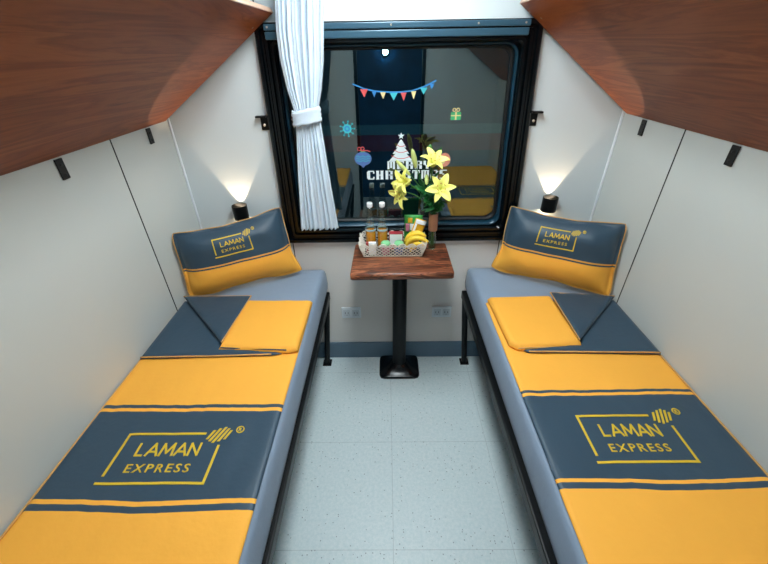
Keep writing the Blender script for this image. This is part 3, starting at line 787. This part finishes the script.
# ------------------------------------------------------------------ curtain
def curtain():
    root = empty('curtain', (-.36, -.085, .98)); o0 = Vector(root.location)
    tag(root, 'pale white curtain gathered by a tieback at the left of the window', 'curtain')
    Lp = [(2.05, -.435), (1.936, -.447), (1.84, -.460), (1.738, -.461), (1.627, -.449), (1.556, -.432), (1.525, -.424), (1.486, -.431), (1.237, -.457), (.978, -.478)]
    Rp = [(2.05, -.252), (1.933, -.258), (1.735, -.279), (1.625, -.299), (1.556, -.319), (1.525, -.324), (1.497, -.317), (1.33, -.306), (1.159, -.293), (.978, -.278)]
    def ip(T_, z):
        for (z0_, x0_), (z1_, x1_) in zip(T_[:-1], T_[1:]):
            if z <= z0_ and z >= z1_: return x0_+(x1_-x0_)*(z0_-z)/(z0_-z1_)
        return T_[-1][1]
    nz, nx = 110, 150; bm = bmesh.new(); G = []
    for j in range(nz+1):
        z = 2.05+(.980-2.05)*j/nz; xl, xr_ = ip(Lp, z), ip(Rp, z)
        w_ = xr_-xl; amp = .012 if z > 1.6 or z < 1.42 else .009
        row = []
        for i in range(nx+1):
            u = i/nx
            ph = 2*math.pi*(9*u + .5*math.sin(u*5+.4)) + .5*noise.noise(Vector((u*4, z*2, 2)))
            y = -.078 - amp*(.75*math.cos(ph)+.35*math.sin(2.3*ph+z*2)+.4*noise.noise(Vector((u*14, z*3, 1)))) - .006*math.sin(u*math.pi)
            x = xl + w_*u + .003*math.sin(ph*1.0)
            zz_ = z + (.004*math.sin(ph)+.006*(u-.4) if j == nz else 0)
            row.append(bm.verts.new(Vector((x, y, zz_))-o0))
        G.append(row)
    for j in range(nz):
        for i in range(nx): bm.faces.new([G[j][i], G[j+1][i], G[j+1][i+1], G[j][i+1]])
    o = raw('cloth', bm, M['curtain'], root, True)
    md = o.modifiers.new('thickness', 'SOLIDIFY'); md.thickness = .0016; md.offset = 0
    # tieback: a folded band round the gather
    bm = bmesh.new(); n = 40; rings = []
    prof = [(0, -.030), (.004, -.027), (.006, -.018), (.001, -.010), (.006, .0), (.001, .009), (.006, .018), (.003, .027), (0, .031)]
    for k in range(n):
        a = 2*math.pi*k/n; c_, s_ = math.cos(a), math.sin(a)
        ring = []
        for d_, z in prof:
            r_ = .060+d_; ry = .026+d_
            ring.append(bm.verts.new(Vector((-.375 + r_*c_, -.086+ry*s_, 1.522 + z + .010*c_ + .007*noise.noise(Vector((c_*3, s_*3, z*30))))) - o0))
        rings.append(ring)
    for k in range(n):
        a, b_ = rings[k], rings[(k+1) % n]
        for i in range(len(prof)-1): bm.faces.new([a[i], a[i+1], b_[i+1], b_[i]])
    o = raw('tieback', bm, M['curtain'], root, True)
    md = o.modifiers.new('thickness', 'SOLIDIFY'); md.thickness = .003; md.offset = 0
    # hem stitched line
curtain()
t = empty('curtain_rod', (.03, -.09, 2.065)); tag(t, 'thin white curtain rod across the top above the window frame', 'curtain rod')
bm = bmesh.new(); tube(bm, [(-.53, 0, 0), (.53, 0, 0)], .009, 12); obj('rod', bm, M['socket'], t, True)
for x in (-.5, .5):
    bm = newbox((x-.01, .0, -.012), (x+.01, .0895, .012), .002); obj('bracket', bm, M['socket'], t)

# ------------------------------------------------------------------ window stickers (on the inner glass face)
YG = .0505
def st(name, label, cat, parts, group='window stickers'):
    """parts: list of (name, bmesh in (x,z) plane, material)"""
    if len(parts) == 1:
        o = mk(name, parts[0][1], parts[0][2], None); tag(o, label, cat, group); return o
    r_ = empty(name, (0, YG, 0)); tag(r_, label, cat, group)
    xs = [v.co.x for p in parts for v in p[1].verts]; zs = [v.co.y for p in parts for v in p[1].verts]
    r_.location = ((min(xs)+max(xs))/2, YG, min(zs))
    for i, p in enumerate(parts): mk(p[0], p[1], p[2], r_, .0003*(i+1))
    return r_
def mk(name, b2, m_, par, lift=.0004):
    off = Vector(par.location) if par else Vector((0, 0, 0))
    bmesh.ops.remove_doubles(b2, verts=b2.verts, dist=1e-6)
    thick = lift
    r = bmesh.ops.extrude_face_region(b2, geom=b2.faces[:]); ts = set(g for g in r['geom'] if isinstance(g, bmesh.types.BMVert))
    for v in b2.verts: v.co = Vector((v.co.x, YG - (thick if v in ts else 0), v.co.y)) - off
    return obj(name, b2, m_, par)
def disc(bm, cx, cy, rx, ry=None, n=20):
    ry = ry or rx; poly2(bm, [(cx+rx*math.cos(2*math.pi*k/n), cy+ry*math.sin(2*math.pi*k/n)) for k in range(n)]); return bm
def annulus(bm, cx, cy, r0, r1, n=18):
    for k in range(n):
        a, b_ = 2*math.pi*k/n, 2*math.pi*(k+1)/n
        poly2(bm, [(cx+r1*math.cos(a), cy+r1*math.sin(a)), (cx+r1*math.cos(b_), cy+r1*math.sin(b_)), (cx+r0*math.cos(b_), cy+r0*math.sin(b_)), (cx+r0*math.cos(a), cy+r0*math.sin(a))])
    return bm
def strip(bm, pts, w_):
    for (x0_, y0_), (x1_, y1_) in zip(pts[:-1], pts[1:]):
        d_ = Vector((x1_-x0_, y1_-y0_)); 
        if d_.length == 0: continue
        n_ = Vector((-d_.y, d_.x)).normalized()*w_/2
        poly2(bm, [(x0_-n_.x, y0_-n_.y), (x1_-n_.x, y1_-n_.y), (x1_+n_.x, y1_+n_.y), (x0_+n_.x, y0_+n_.y)])
    return bm
GL = {'M': [(.0, .0, .27, 1), (.37, .15, .6, .9), (.72, 0, 1, 1), (.27, .9, .72, 1)],
 'E': [(.08, 0, .45, 1), (.5, .88, 1, 1), (.5, .44, .85, .54), (.5, 0, 1, .12), (.84, .12, 1, .3), (.84, .7, 1, .88)],
 'R': [(.06, 0, .42, 1), (.47, .9, .7, 1), (.47, .45, .7, .54), (.7, .54, 1, .94), (.66, 0, 1, .45)],
 'Y': [(0, .5, .34, 1), (.66, .5, 1, 1), (.32, 0, .68, .46), (.2, .4, .32, .5), (.68, .4, .8, .5)],
 'C': [(0, .12, .42, .88), (.12, .88, .95, 1), (.12, 0, .95, .12), (.8, .68, 1, .88), (.8, .12, 1, .3)],
 'H': [(.04, .06, .4, .94), (.6, .06, .96, .94), (.4, .45, .6, .55), (0, .94, .44, 1), (.56, .94, 1, 1), (0, 0, .44, .06), (.56, 0, 1, .06)],
 'I': [(.28, .06, .72, .94), (.12, .94, .88, 1), (.12, 0, .88, .06)],
 'S': [(0, .55, .4, .92), (.1, .9, .95, 1), (.4, .45, .6, .6), (.6, .08, 1, .45), (.05, 0, .9, .1)],
 'T': [(.32, 0, .68, .86), (0, .88, 1, 1), (0, .68, .12, .88), (.88, .68, 1, .88)],
 'A': [(0, 0, .3, .9), (.7, 0, 1, .9), (.15, .9, .85, 1), (.3, .38, .7, .48)]}
def slab_text(bm, s_, x0_, y0_, x1_, y1_):
    w_ = (x1_-x0_)/len(s_)
    for i_, ch in enumerate(s_):
        for a, b, c_, d_ in GL[ch]:
            xa, xb = x0_+w_*(i_+.08+.84*a), x0_+w_*(i_+.08+.84*c_); ya, yb = y0_+(y1_-y0_)*b, y0_+(y1_-y0_)*d_
            poly2(bm, [(xa, ya), (xb, ya), (xb, yb), (xa, yb)])
# bunting
xs = [-.176, -.124, -.074, -.037, 0, .046, .096, .151, .205]; zs = [1.637, 1.617, 1.606, 1.603, 1.601, 1.601, 1.605, 1.621, 1.645]
parts = [('string', strip(bmesh.new(), list(zip(xs, zs)), .006), M['blue'])]
for x, z, w_, h_, m_ in ((-.124, 1.617, .036, .036, 'red'), (-.078, 1.606, .020, .026, 'blue'), (-.037, 1.603, .026, .030, 'cream'), (.012, 1.600, .036, .034, 'teal'), (.058, 1.600, .028, .036, 'red'), (.104, 1.605, .024, .034, 'cream'), (.150, 1.619, .034, .030, 'teal'), (.186, 1.634, .022, .024, 'blue')):
    b2 = bmesh.new(); poly2(b2, [(x-w_/2, z-.002), (x+w_/2, z-.002), (x, z-h_)]); parts.append(('pennant', b2, M[m_]))
st('bunting_sticker', 'string of small coloured pennants stuck across the upper window glass', 'sticker', parts)
# sun-like ball
b2 = annulus(bmesh.new(), -.213, 1.446, .013, .021); disc(b2, -.213, 1.446, .007)
for k in range(9):
    a = 2*math.pi*k/9; strip(b2, [(-.213+.020*math.cos(a), 1.446+.020*math.sin(a)), (-.213+.032*math.cos(a), 1.446+.032*math.sin(a))], .004); disc(b2, -.213+.034*math.cos(a), 1.446+.034*math.sin(a), .0045, n=8)
b3 = annulus(bmesh.new(), -.213, 1.446, .007, .013)
st('snowflake_sticker', 'turquoise round snowflake sticker at the left of the glass', 'sticker', [('outline', b2, M['teal']), ('core', b3, M['blue'])])
# gift
b2 = bmesh.new(); poly2(b2, [(.283, 1.478), (.331, 1.478), (.331, 1.512), (.283, 1.512)])
b3 = bmesh.new(); strip(b3, [(.307, 1.478), (.307, 1.514)], .007); strip(b3, [(.283, 1.497), (.303, 1.497)], .005); strip(b3, [(.311, 1.497), (.331, 1.497)], .005); annulus(b3, .298, 1.522, .005, .009, 10); annulus(b3, .316, 1.522, .005, .009, 10)
st('gift_sticker', 'green gift box sticker with a cream bow at the right of the glass', 'sticker', [('box', b2, M['green']), ('ribbon', b3, M['cream'])])
# bauble
b2 = bmesh.new(); poly2(b2, [(-.143+.043*math.cos(2*math.pi*k/24), 1.303+.034*math.sin(2*math.pi*k/24)-(.012 if k == 18 else 0)) for k in range(24)])
b4 = bmesh.new()
for q in range(3):
    strip(b4, [(-.143-.034+.068*k/8, 1.292+q*.011+.004*math.sin(k*2)) for k in range(9)], .003)
b3 = bmesh.new(); annulus(b3, -.160, 1.351, .006, .010, 10); annulus(b3, -.143, 1.352, .006, .010, 10); strip(b3, [(-.15, 1.341), (-.12, 1.343), (-.105, 1.337)], .004)
b5 = bmesh.new(); poly2(b5, [(-.155, 1.335), (-.131, 1.335), (-.131, 1.344), (-.155, 1.344)])
st('bauble_sticker', 'blue and green bauble sticker with a red bow on the glass', 'sticker', [('ball', b2, M['purple']), ('waves', b4, M['teal']), ('cap', b5, M['green']), ('bow', b3, M['red'])])
# tree with star
b2 = bmesh.new(); cx = .048
for y0_, y1_, a_, b_ in ((1.355, 1.392, .026, .003), (1.325, 1.357, .042, .015), (1.290, 1.327, .060, .026)):
    poly2(b2, [(cx-a_, y0_), (cx+a_, y0_), (cx+b_, y1_), (cx-b_, y1_)])
b3 = bmesh.new(); poly2(b3, [(cx+(.017 if k % 2 == 0 else .007)*math.sin(math.pi*k/5), 1.409+(.017 if k % 2 == 0 else .007)*math.cos(math.pi*k/5)) for k in range(10)])
b4 = bmesh.new()
for (ya, yb, w_) in ((1.368, 1.360, .020), (1.343, 1.332, .034), (1.316, 1.302, .048)): strip(b4, [(cx-w_, ya), (cx-w_/3, yb), (cx+w_/3, yb), (cx+w_, ya-.004)], .003)
st('tree_sticker', 'white christmas tree sticker with a star, above the white lettering', 'sticker', [('tree', b2, M['white']), ('star', b3, M['white']), ('garland', b4, M['red'])])
b2 = bmesh.new(); slab_text(b2, 'MERRY', -.024, 1.249, .205, 1.289)
st('merry_lettering', 'white letters reading MERRY partly hidden behind the lilies', 'lettering', [('letters', b2, M['white'])])
b2 = bmesh.new(); slab_text(b2, 'CHRISTMAS', -.130, 1.197, .290, 1.242)
st('christmas_lettering', 'white letters reading CHRISTMAS, lower line behind the lilies', 'lettering', [('letters', b2, M['white'])])
b2 = disc(bmesh.new(), .268, 1.292, .030, .034); b3 = disc(bmesh.new(), .258, 1.290, .014, .020)
st('round_sticker', 'round peach sticker on the glass behind the upper right lily', 'sticker', [('face', b2, M['peach']), ('patch', b3, M['cream'])])

# ------------------------------------------------------------------ basket and its contents
TZ = .870
def basket():
    root = empty('wire_basket', (.002, -.12, TZ)); tag(root, 'champagne coloured lattice basket of snacks on the table', 'basket')
    ox, oy = .002, -.12
    x0, x1, y0, y1 = -.145, .149, -.190, -.062      # bottom
    X0, X1, Y0, Y1 = -.168, .170, -.212, -.052      # top
    H = .078
    def P(s_, t_):     # s 0..4 around, t 0..1 up
        k = int(s_) % 4; f = s_-int(s_)
        cb = [(x0, y0), (x1, y0), (x1, y1), (x0, y1)]; ct = [(X0, Y0), (X1, Y0), (X1, Y1), (X0, Y1)]
        b_ = (cb[k][0]*(1-f)+cb[(k+1) % 4][0]*f, cb[k][1]*(1-f)+cb[(k+1) % 4][1]*f)
        t__ = (ct[k][0]*(1-f)+ct[(k+1) % 4][0]*f, ct[k][1]*(1-f)+ct[(k+1) % 4][1]*f)
        return Vector((b_[0]*(1-t_)+t__[0]*t_-ox, b_[1]*(1-t_)+t__[1]*t_-oy, H*t_+.003))
    bm = bmesh.new(); box(bm, (x0-ox, y0-oy, 0.0005), (x1-ox, y1-oy, .0035), .001); obj('tray', bm, M['traydark'], root)
    names = ['front_panel', 'side_panel', 'back_panel', 'side_panel']
    for k in range(4):
        bm = bmesh.new(); n = 14 if k % 2 == 0 else 6
        nrm = (P(k+.9, 0)-P(k, 0)).cross(P(k, 1)-P(k, 0)).normalized()
        def Q(f, t_): 
            return P(k+min(max(f, 0), .99999), t_)
        # diagonals in both directions
        step = 1/n; hgt = .74; q = 3
        for i in range(-q, n+1):
            for sg in (1, -1):
                pts = []
                for m_ in range(q*2+1):
                    f = (i + m_/2)*step; t_ = .06+hgt*(m_/(q*2)); f_ = f if sg > 0 else 1-f
                    if -1e-6 <= f <= 1+1e-6: pts.append(Q(f_, t_))
                if len(pts) > 1: tube(bm, pts, .0020, 5)
        tube(bm, [Q(f/12, .03) for f in range(13)], .0028, 6); tube(bm, [Q(f/12, .80) for f in range(13)], .0022, 6)
        # scalloped crown
        ns = 7 if k % 2 == 0 else 3; pts = []
        for i in range(ns*8+1):
            f = i/(ns*8); pts.append(Q(f, .80+.22*abs(math.sin(f*ns*math.pi))))
        tube(bm, pts, .0024, 6)
        pts = []
        for i in range(ns*8+1):
            f = i/(ns*8); pts.append(Q(f, .80+.10*abs(math.sin(f*ns*math.pi))))
        tube(bm, pts, .0018, 5)
        for i in range(ns):
            c = (i+.5)/ns; tube(bm, [Q(c, .80), Q(c, 1.0)], .0016, 5)
        obj(names[k], bm, M['basket'], root, True)
    for k in range(4):
        bm = bmesh.new(); tube(bm, [P(k, .02), P(k, .84)], .003, 6); obj('corner_post', bm, M['basket'], root, True)
basket()
FZ = TZ+.0042
def bottle(x, y, lab):
    t = empty('bottle', (x, y, FZ)); tag(t, lab, 'bottle', 'bottles in the basket')
    prof = [(.020, 0), (.0255, .003), (.0272, .010), (.0272, .118), (.0255, .128), (.0215, .150), (.0165, .180), (.0135, .205), (.0128, .232)]
    inner = [(r-.0016, z+(.002 if i == 0 else 0)) for i, (r, z) in enumerate(prof)]
    bm = lathe(bmesh.new(), prof + inner[::-1], (0, 0, 0), 24); obj('glass', bm, M['bottleglass'], t, True)
    bm = lathe(bmesh.new(), [(.018, .004), (.0245, .008), (.0250, .015), (.0250, .106), (.0245, .107)], (0, 0, 0), 24); obj('drink', bm, M['amber'], t, True)
    bm = lathe(bmesh.new(), [(.0274, .1075), (.0277, .108), (.0277, .1175), (.0274, .118)], (0, 0, 0), 24, closed=True); obj('neck_band', bm, M['foil'], t, True)
    bm = lathe(bmesh.new(), [(.0135, .232), (.0145, .234), (.0145, .250), (.013, .254)], (0, 0, 0), 20); obj('cap', bm, M['paper'], t, True)
bottle(-.111, -.100, 'amber drink bottle with a white cap, left one in the basket')
bottle(-.050, -.100, 'amber drink bottle with a white cap, right one in the basket')
def carton(name, lab, a, b_, m_, group=None, top=None, rot=0, tilt=0, cat='packet'):
    c = Vector(((a[0]+b_[0])/2, (a[1]+b_[1])/2, a[2]))
    t = empty(name, c); t.rotation_euler = (tilt, 0, rot); tag(t, lab, cat, group)
    h_ = b_[2]-a[2]; wx, wy = (b_[0]-a[0])/2, (b_[1]-a[1])/2
    obj('body', newbox((-wx, -wy, 0), (wx, wy, h_), .002), M[m_], t)
    if top: obj('label_panel', newbox((-wx*.9, -wy-.0012, h_*.35), (wx*.9, -wy-.0002, h_*.95), .0003), M[top], t)
    return t
carton('tissue_packet', 'white topped packet standing in the middle of the basket', (-.016, -.120, FZ), (.056, -.088, FZ+.094), 'snackred', None, 'paper')
carton('tea_box', 'white card packet at the front left of the basket', (-.120, -.176, FZ), (-.082, -.160, FZ+.070), 'paper', None, 'paper')
carton('red_packet', 'small dark red packet lying beside the white card packet', (-.134, -.160, FZ), (-.1245, -.140, FZ+.062), 'snackred')
for i, (x, lab) in enumerate(((-.034, 'green lidded cup in front of the right amber bottle'), (.034, 'green lidded cup beside the bananas'))):
    t = empty('snack_cup', (x, -.160, FZ)); tag(t, lab, 'cup', 'green lidded cups in the basket')
    bm = lathe(bmesh.new(), [(.017, 0), (.021, .003), (.024, .05), (.024, .052)], (0, 0, 0), 20); obj('cup', bm, M['purple' if i else 'pinkprint'], t, True)
    bm = lathe(bmesh.new(), [(.025, .0525), (.025, .058), (.021, .066), (.012, .069)], (0, 0, 0), 20); obj('lid', bm, M['jade'], t, True)
# crisp bag, pillow shaped, standing and leaning
def bag(name, lab, cx, cy, w_, h_, th, rz, tilt, m_, extra, roll=0):
    t = empty(name, (cx, cy, FZ)); t.rotation_euler = (tilt, roll, rz); tag(t, lab, 'packet')
    bm = bmesh.new(); nu, nv = 16, 20; g = {}
    for sd in (1, -1):
        for i in range(nu+1):
            for j in range(nv+1):
                u, v = -1+2*i/nu, -1+2*j/nv; e = (1-u*u)**.6*(1-abs(v)**6)**.8
                if (i in (0, nu) or j in (0, nv)) and sd < 0: g[sd, i, j] = g[1, i, j]; continue
                g[sd, i, j] = bm.verts.new((u*w_/2*(1-.04*(1-v*v)), -sd*(th/2*e*(1+.15*noise.noise(Vector((u*3, v*3, cx*30))))), h_*(v+1)/2))
        for i in range(nu):
            for j in range(nv):
                q = [g[sd, i, j], g[sd, i+1, j], g[sd, i+1, j+1], g[sd, i, j+1]]
                if sd < 0: q.reverse()
                bm.faces.new(q)
    obj('bag', bm, M[m_], t, True)
    for nm, m2, u0, v0, u1, v1 in extra:
        bm = bmesh.new(); G = [[bm.verts.new((u*w_/2*(1-.04*(1-v*v)), -(th/2*((1-u*u)**.6*(1-abs(v)**6)**.8)*1.0)-.006, h_*(v+1)/2)) for v in [v0+(v1-v0)*j/6 for j in range(7)]] for u in [u0+(u1-u0)*i/6 for i in range(7)]]
        for i in range(6):
            for j in range(6): bm.faces.new([G[i][j], G[i+1][j], G[i+1][j+1], G[i][j+1]])
        o = obj(nm, bm, M[m2], t, True); md = o.modifiers.new('thickness', 'SOLIDIFY'); md.thickness = .001
bag('crisp_bag', 'green snack bag standing upright behind the bananas', .110, -.082, .096, .176, .018, R(-6), R(-3), 'snackgreen', [('print', 'pinkprint', -.85, .0, -.4, .5), ('print', 'snackyellow', -.6, .55, -.1, .85), ('print', 'paper', -.35, .1, .1, .5)])
bag('cracker_packet', 'yellow snack packet with a white flap leaning by the bananas', .094, -.122, .062, .172, .014, R(8), R(-5), 'snackyellow', [('flap', 'paper', -.9, .72, .9, .96), ('print', 'paper', -.9, -.2, -.55, .7), ('print', 'snackred', -.2, -.3, .4, -.1)], R(20))
# bananas
def banana(i, lab, pts, r):
    t = empty('banana', pts[0]); o0 = Vector(pts[0]); tag(t, lab, 'banana', 'bananas in the basket')
    P_ = [Vector(p) for p in pts]; out = []
    for k in range(17):     # bezier
        u = k/16; a = [(1-u)**3, 3*u*(1-u)**2, 3*u*u*(1-u), u**3]; out.append(sum((P_[q]*a[q] for q in range(4)), Vector())-o0)
    rr = [r*max(.28, math.sin(math.pi*(.08+.84*k/16))**.45) for k in range(17)]
    bm = bmesh.new(); tube(bm, out, rr, 7); obj('fruit', bm, M['banana'], t, True)
    d_ = (out[-1]-out[-2]).normalized(); bm = bmesh.new(); tube(bm, [out[-1]+d_*.0002, out[-1]+d_*.008], [r*.26, r*.2], 6); obj('tip', bm, M['bananatip'], t, True)
for i, (pts, lab) in enumerate((
    ([(.070, -.166, .915), (.082, -.172, .972), (.130, -.176, .985), (.178, -.180, .946)], 'front banana arching over the basket rim on the right'),
    ([(.066, -.144, .925), (.080, -.146, .986), (.130, -.150, .998), (.168, -.156, .966)], 'middle banana behind the front one'),
    ([(.092, -.186, .900), (.104, -.190, .945), (.130, -.190, .956), (.158, -.188, .930)], 'lowest small banana against the front of the basket'))):
    banana(i, lab, pts, .0135 if i < 2 else .010)

# ------------------------------------------------------------------ vase with lilies
VX, VY = .210, -.098
t = empty('glass_vase', (VX, VY, TZ)); tag(t, 'slim glass vase with a brown sleeve standing right of the basket', 'vase')
prof = [(.018, .0005), (.0205, .004), (.0208, .07), (.0206, .195), (.0214, .200)]
bm = lathe(bmesh.new(), prof + [(.0190, .200), (.0188, .06), (.0186, .010), (.014, .007)], (0, 0, 0), 28); obj('glass', bm, M['vaseglass'], t, True)
bm = lathe(bmesh.new(), [(.0217, .105), (.0228, .108), (.0235, .150), (.0228, .194), (.0217, .197), (.0216, .150)], (0, 0, 0), 28, closed=True); obj('paper_sleeve', bm, M['wrap'], t, True)

def petal(bm, cen, axis, ang, L_, w_, open_, curl, twist=0):
    """a blade growing from cen around axis; open_ is angle from axis, curl bends outward"""
    axis = Vector(axis).normalized(); a = axis.orthogonal().normalized(); b_ = axis.cross(a)
    rad = a*math.cos(ang)+b_*math.sin(ang); tan = axis.cross(rad)
    n, m_ = 12, 5; rows = []; p = Vector(cen); th = open_*.45
    for i in range(n+1):
        u = i/n
        wd = w_*(math.sin(math.pi*min(1, (.10+.90*u))**.85))**.8 if u < 1 else .0006
        wd = max(wd, .0008) if u < .97 else .0012
        d_ = axis*math.cos(th)+rad*math.sin(th); nn = rad*math.cos(th)-axis*math.sin(th)
        row = []
        for j in range(m_):
            v = -1+2*j/(m_-1)
            row.append(p + tan*v*wd/2 - nn*(.22*wd*(v*v)) + nn*.10*wd*(1 if j == 2 else 0) + nn*.03*wd*math.sin(u*14+ang*3)*abs(v))
        rows.append(row)
        p = p + d_*(L_/n); th += (open_*.55 + curl*u*1.6)/n*1.35
    fr_ = [[bm.verts.new(q) for q in row] for row in rows]
    for i in range(n):
        for j in range(m_-1): bm.faces.new([fr_[i][j], fr_[i+1][j], fr_[i+1][j+1], fr_[i][j+1]])
def stem_pts(end, ax, bend=.02, base=None):
    end = Vector(end); b0 = Vector(base or (VX+random.uniform(-.006, .006), VY+random.uniform(-.006, .006), TZ+.02)); neck = Vector((VX+random.uniform(-.010, .010), VY+random.uniform(-.009, .009), TZ+.205))
    c2 = end - Vector(ax).normalized()*.055
    out = [b0.lerp(neck, k/3) for k in range(3)]
    for k in range(9):
        u = k/8; out.append(neck*(1-u)**2 + c2*2*u*(1-u)*.5 + (neck+Vector((0, 0, .05)))*2*u*(1-u)*.5 + end*u*u)
    return out
def lily(i, cen, ax, size, lab, open_=1.15, curl=.9, phase=0, wid=.030):
    t = empty('lily_flower', cen); o0 = Vector(cen); tag(t, lab, 'flower', 'yellow lilies in the vase')
    for k in range(6):
        bm = bmesh.new(); petal(bm, (0, 0, 0), ax, phase+k*math.pi/3, size*(1 if k % 2 else .95), wid*(1.1 if k % 2 else .85), open_, curl)
        o = raw('petal', bm, M['petal'], t, True); md = o.modifiers.new('thickness', 'SOLIDIFY'); md.thickness = .0012
    axn = Vector(ax).normalized(); a = axn.orthogonal().normalized(); b_ = axn.cross(a)
    for k in range(6):
        an = phase+.5+k*math.pi/3; dr = (axn*1.0+(a*math.cos(an)+b_*math.sin(an))*.38).normalized(); L_ = size*.62
        bm = bmesh.new(); tube(bm, [axn*.004, dr*L_*.5+axn*.004, dr*L_], .0008, 5); f = obj('filament', bm, M['bud'], t, True)
        bm = bmesh.new(); q = dr*L_; tn = axn.cross(dr).normalized(); tube(bm, [q-tn*.005, q, q+tn*.005], [.0012, .002, .0012], 6); obj('anther', bm, M['anther'], f, True)
    bm = bmesh.new(); tube(bm, [p-o0 for p in stem_pts(cen, ax)], .0024, 7); obj('stem', bm, M['stem'], t, True)
lily(0, (.229, -.150, 1.205), (-.06, -.80, .45), .088, 'wide open yellow lily facing the room, rightmost bloom', 1.35, .55, .30, .038)
lily(1, (.186, -.115, 1.305), (.16, -.50, .85), .098, 'yellow lily opening upward, topmost bloom of the bunch', .85, 1.0, .2, .038)
lily(2, (.080, -.135, 1.232), (-.62, -.55, .30), .098, 'yellow lily leaning left over the bottles, upper of the two', .75, 1.0, .1, .036)
lily(3, (.064, -.150, 1.196), (-.74, -.60, -.10), .094, 'yellow lily drooping left over the bottles, lower of the two', .95, .8, .6, .034)
def bud(cen, ax, L_, r, lab, m_='bud'):
    t = empty('lily_bud', cen); o0 = Vector(cen); tag(t, lab, 'flower bud', 'lily buds in the vase')
    axn = Vector(ax).normalized(); n = 10
    rr = [r*(.25+.75*math.sin(math.pi*min(1, .06+u/n*.94))**.7) for u in range(n+1)]; rr[-1] = r*.1
    bm = bmesh.new(); tube(bm, [axn*L_*u/n for u in range(n+1)], rr, 9); obj('bud', bm, M[m_], t, True)
    bm = bmesh.new(); tube(bm, [p-o0 for p in stem_pts(cen, ax)], .002, 6); obj('stem', bm, M['stem'], t, True)
bud((.112, -.112, 1.300), (-.07, -.05, .30), .092, .0125, 'tall pale green lily bud pointing straight up')
bud((.084, -.118, 1.268), (-.30, -.05, .33), .098, .0105, 'pale green lily bud slanting up to the left')
bud((.165, -.100, 1.262), (.0, -.08, -.12), .050, .010, 'small yellow green bud hanging under the top lily')
bud((.176, -.072, 1.362), (.02, -.02, .22), .034, .012, 'small olive bud at the very top of the bunch', 'stem')
# foliage sprays
def spray(i, end, lab, leaves, L_=.07, wd=.022):
    t = empty('leafy_stem', (VX, VY, TZ+.02)); o0 = Vector(t.location); tag(t, lab, 'foliage', 'leafy stems in the vase')
    sp_ = stem_pts(end, (0, 0, 1)); bm = bmesh.new(); tube(bm, [p-o0 for p in sp_], .0022, 6); obj('stem', bm, M['stem'], t, True)
    for k in range(leaves):
        u = .12+.88*k/max(1, leaves-1); q = 3+u*(len(sp_)-4); i0 = min(int(q), len(sp_)-2); p = sp_[i0].lerp(sp_[i0+1], q-i0)-o0
        ang = k*2.4+i; ax_ = Vector((math.cos(ang)*.8, -abs(math.sin(ang))*.6-.1, .35))
        bm = bmesh.new(); petal(bm, p, ax_, random.uniform(0, 6), L_*random.uniform(.8, 1.15), wd, .4, .7)
        for v in bm.verts:
            w0 = v.co+o0
            if w0.y > -.012: v.co.y -= (w0.y+.012)*.95
        o = raw('leaf', bm, M['leaf'], t, True); md = o.modifiers.new('thickness', 'SOLIDIFY'); md.thickness = .0008
spray(0, (.205, -.115, 1.17), 'short leafy stem bulging over the rim of the vase', 14, .060, .024)
spray(1, (.150, -.105, 1.23), 'leafy stem filling the middle of the bunch', 12, .065, .020)
spray(2, (.190, -.085, 1.355), 'tall leafy stem behind the topmost lily', 8, .055, .013)
spray(3, (.120, -.110, 1.20), 'leafy stem arching left under the lilies', 9, .055, .016)
spray(4, (.222, -.125, 1.135), 'dense dark leaves just above the brown sleeve', 16, .052, .026)
spray(5, (.165, -.125, 1.20), 'broad dark leaves in front, left of the rightmost lily', 12, .062, .028)
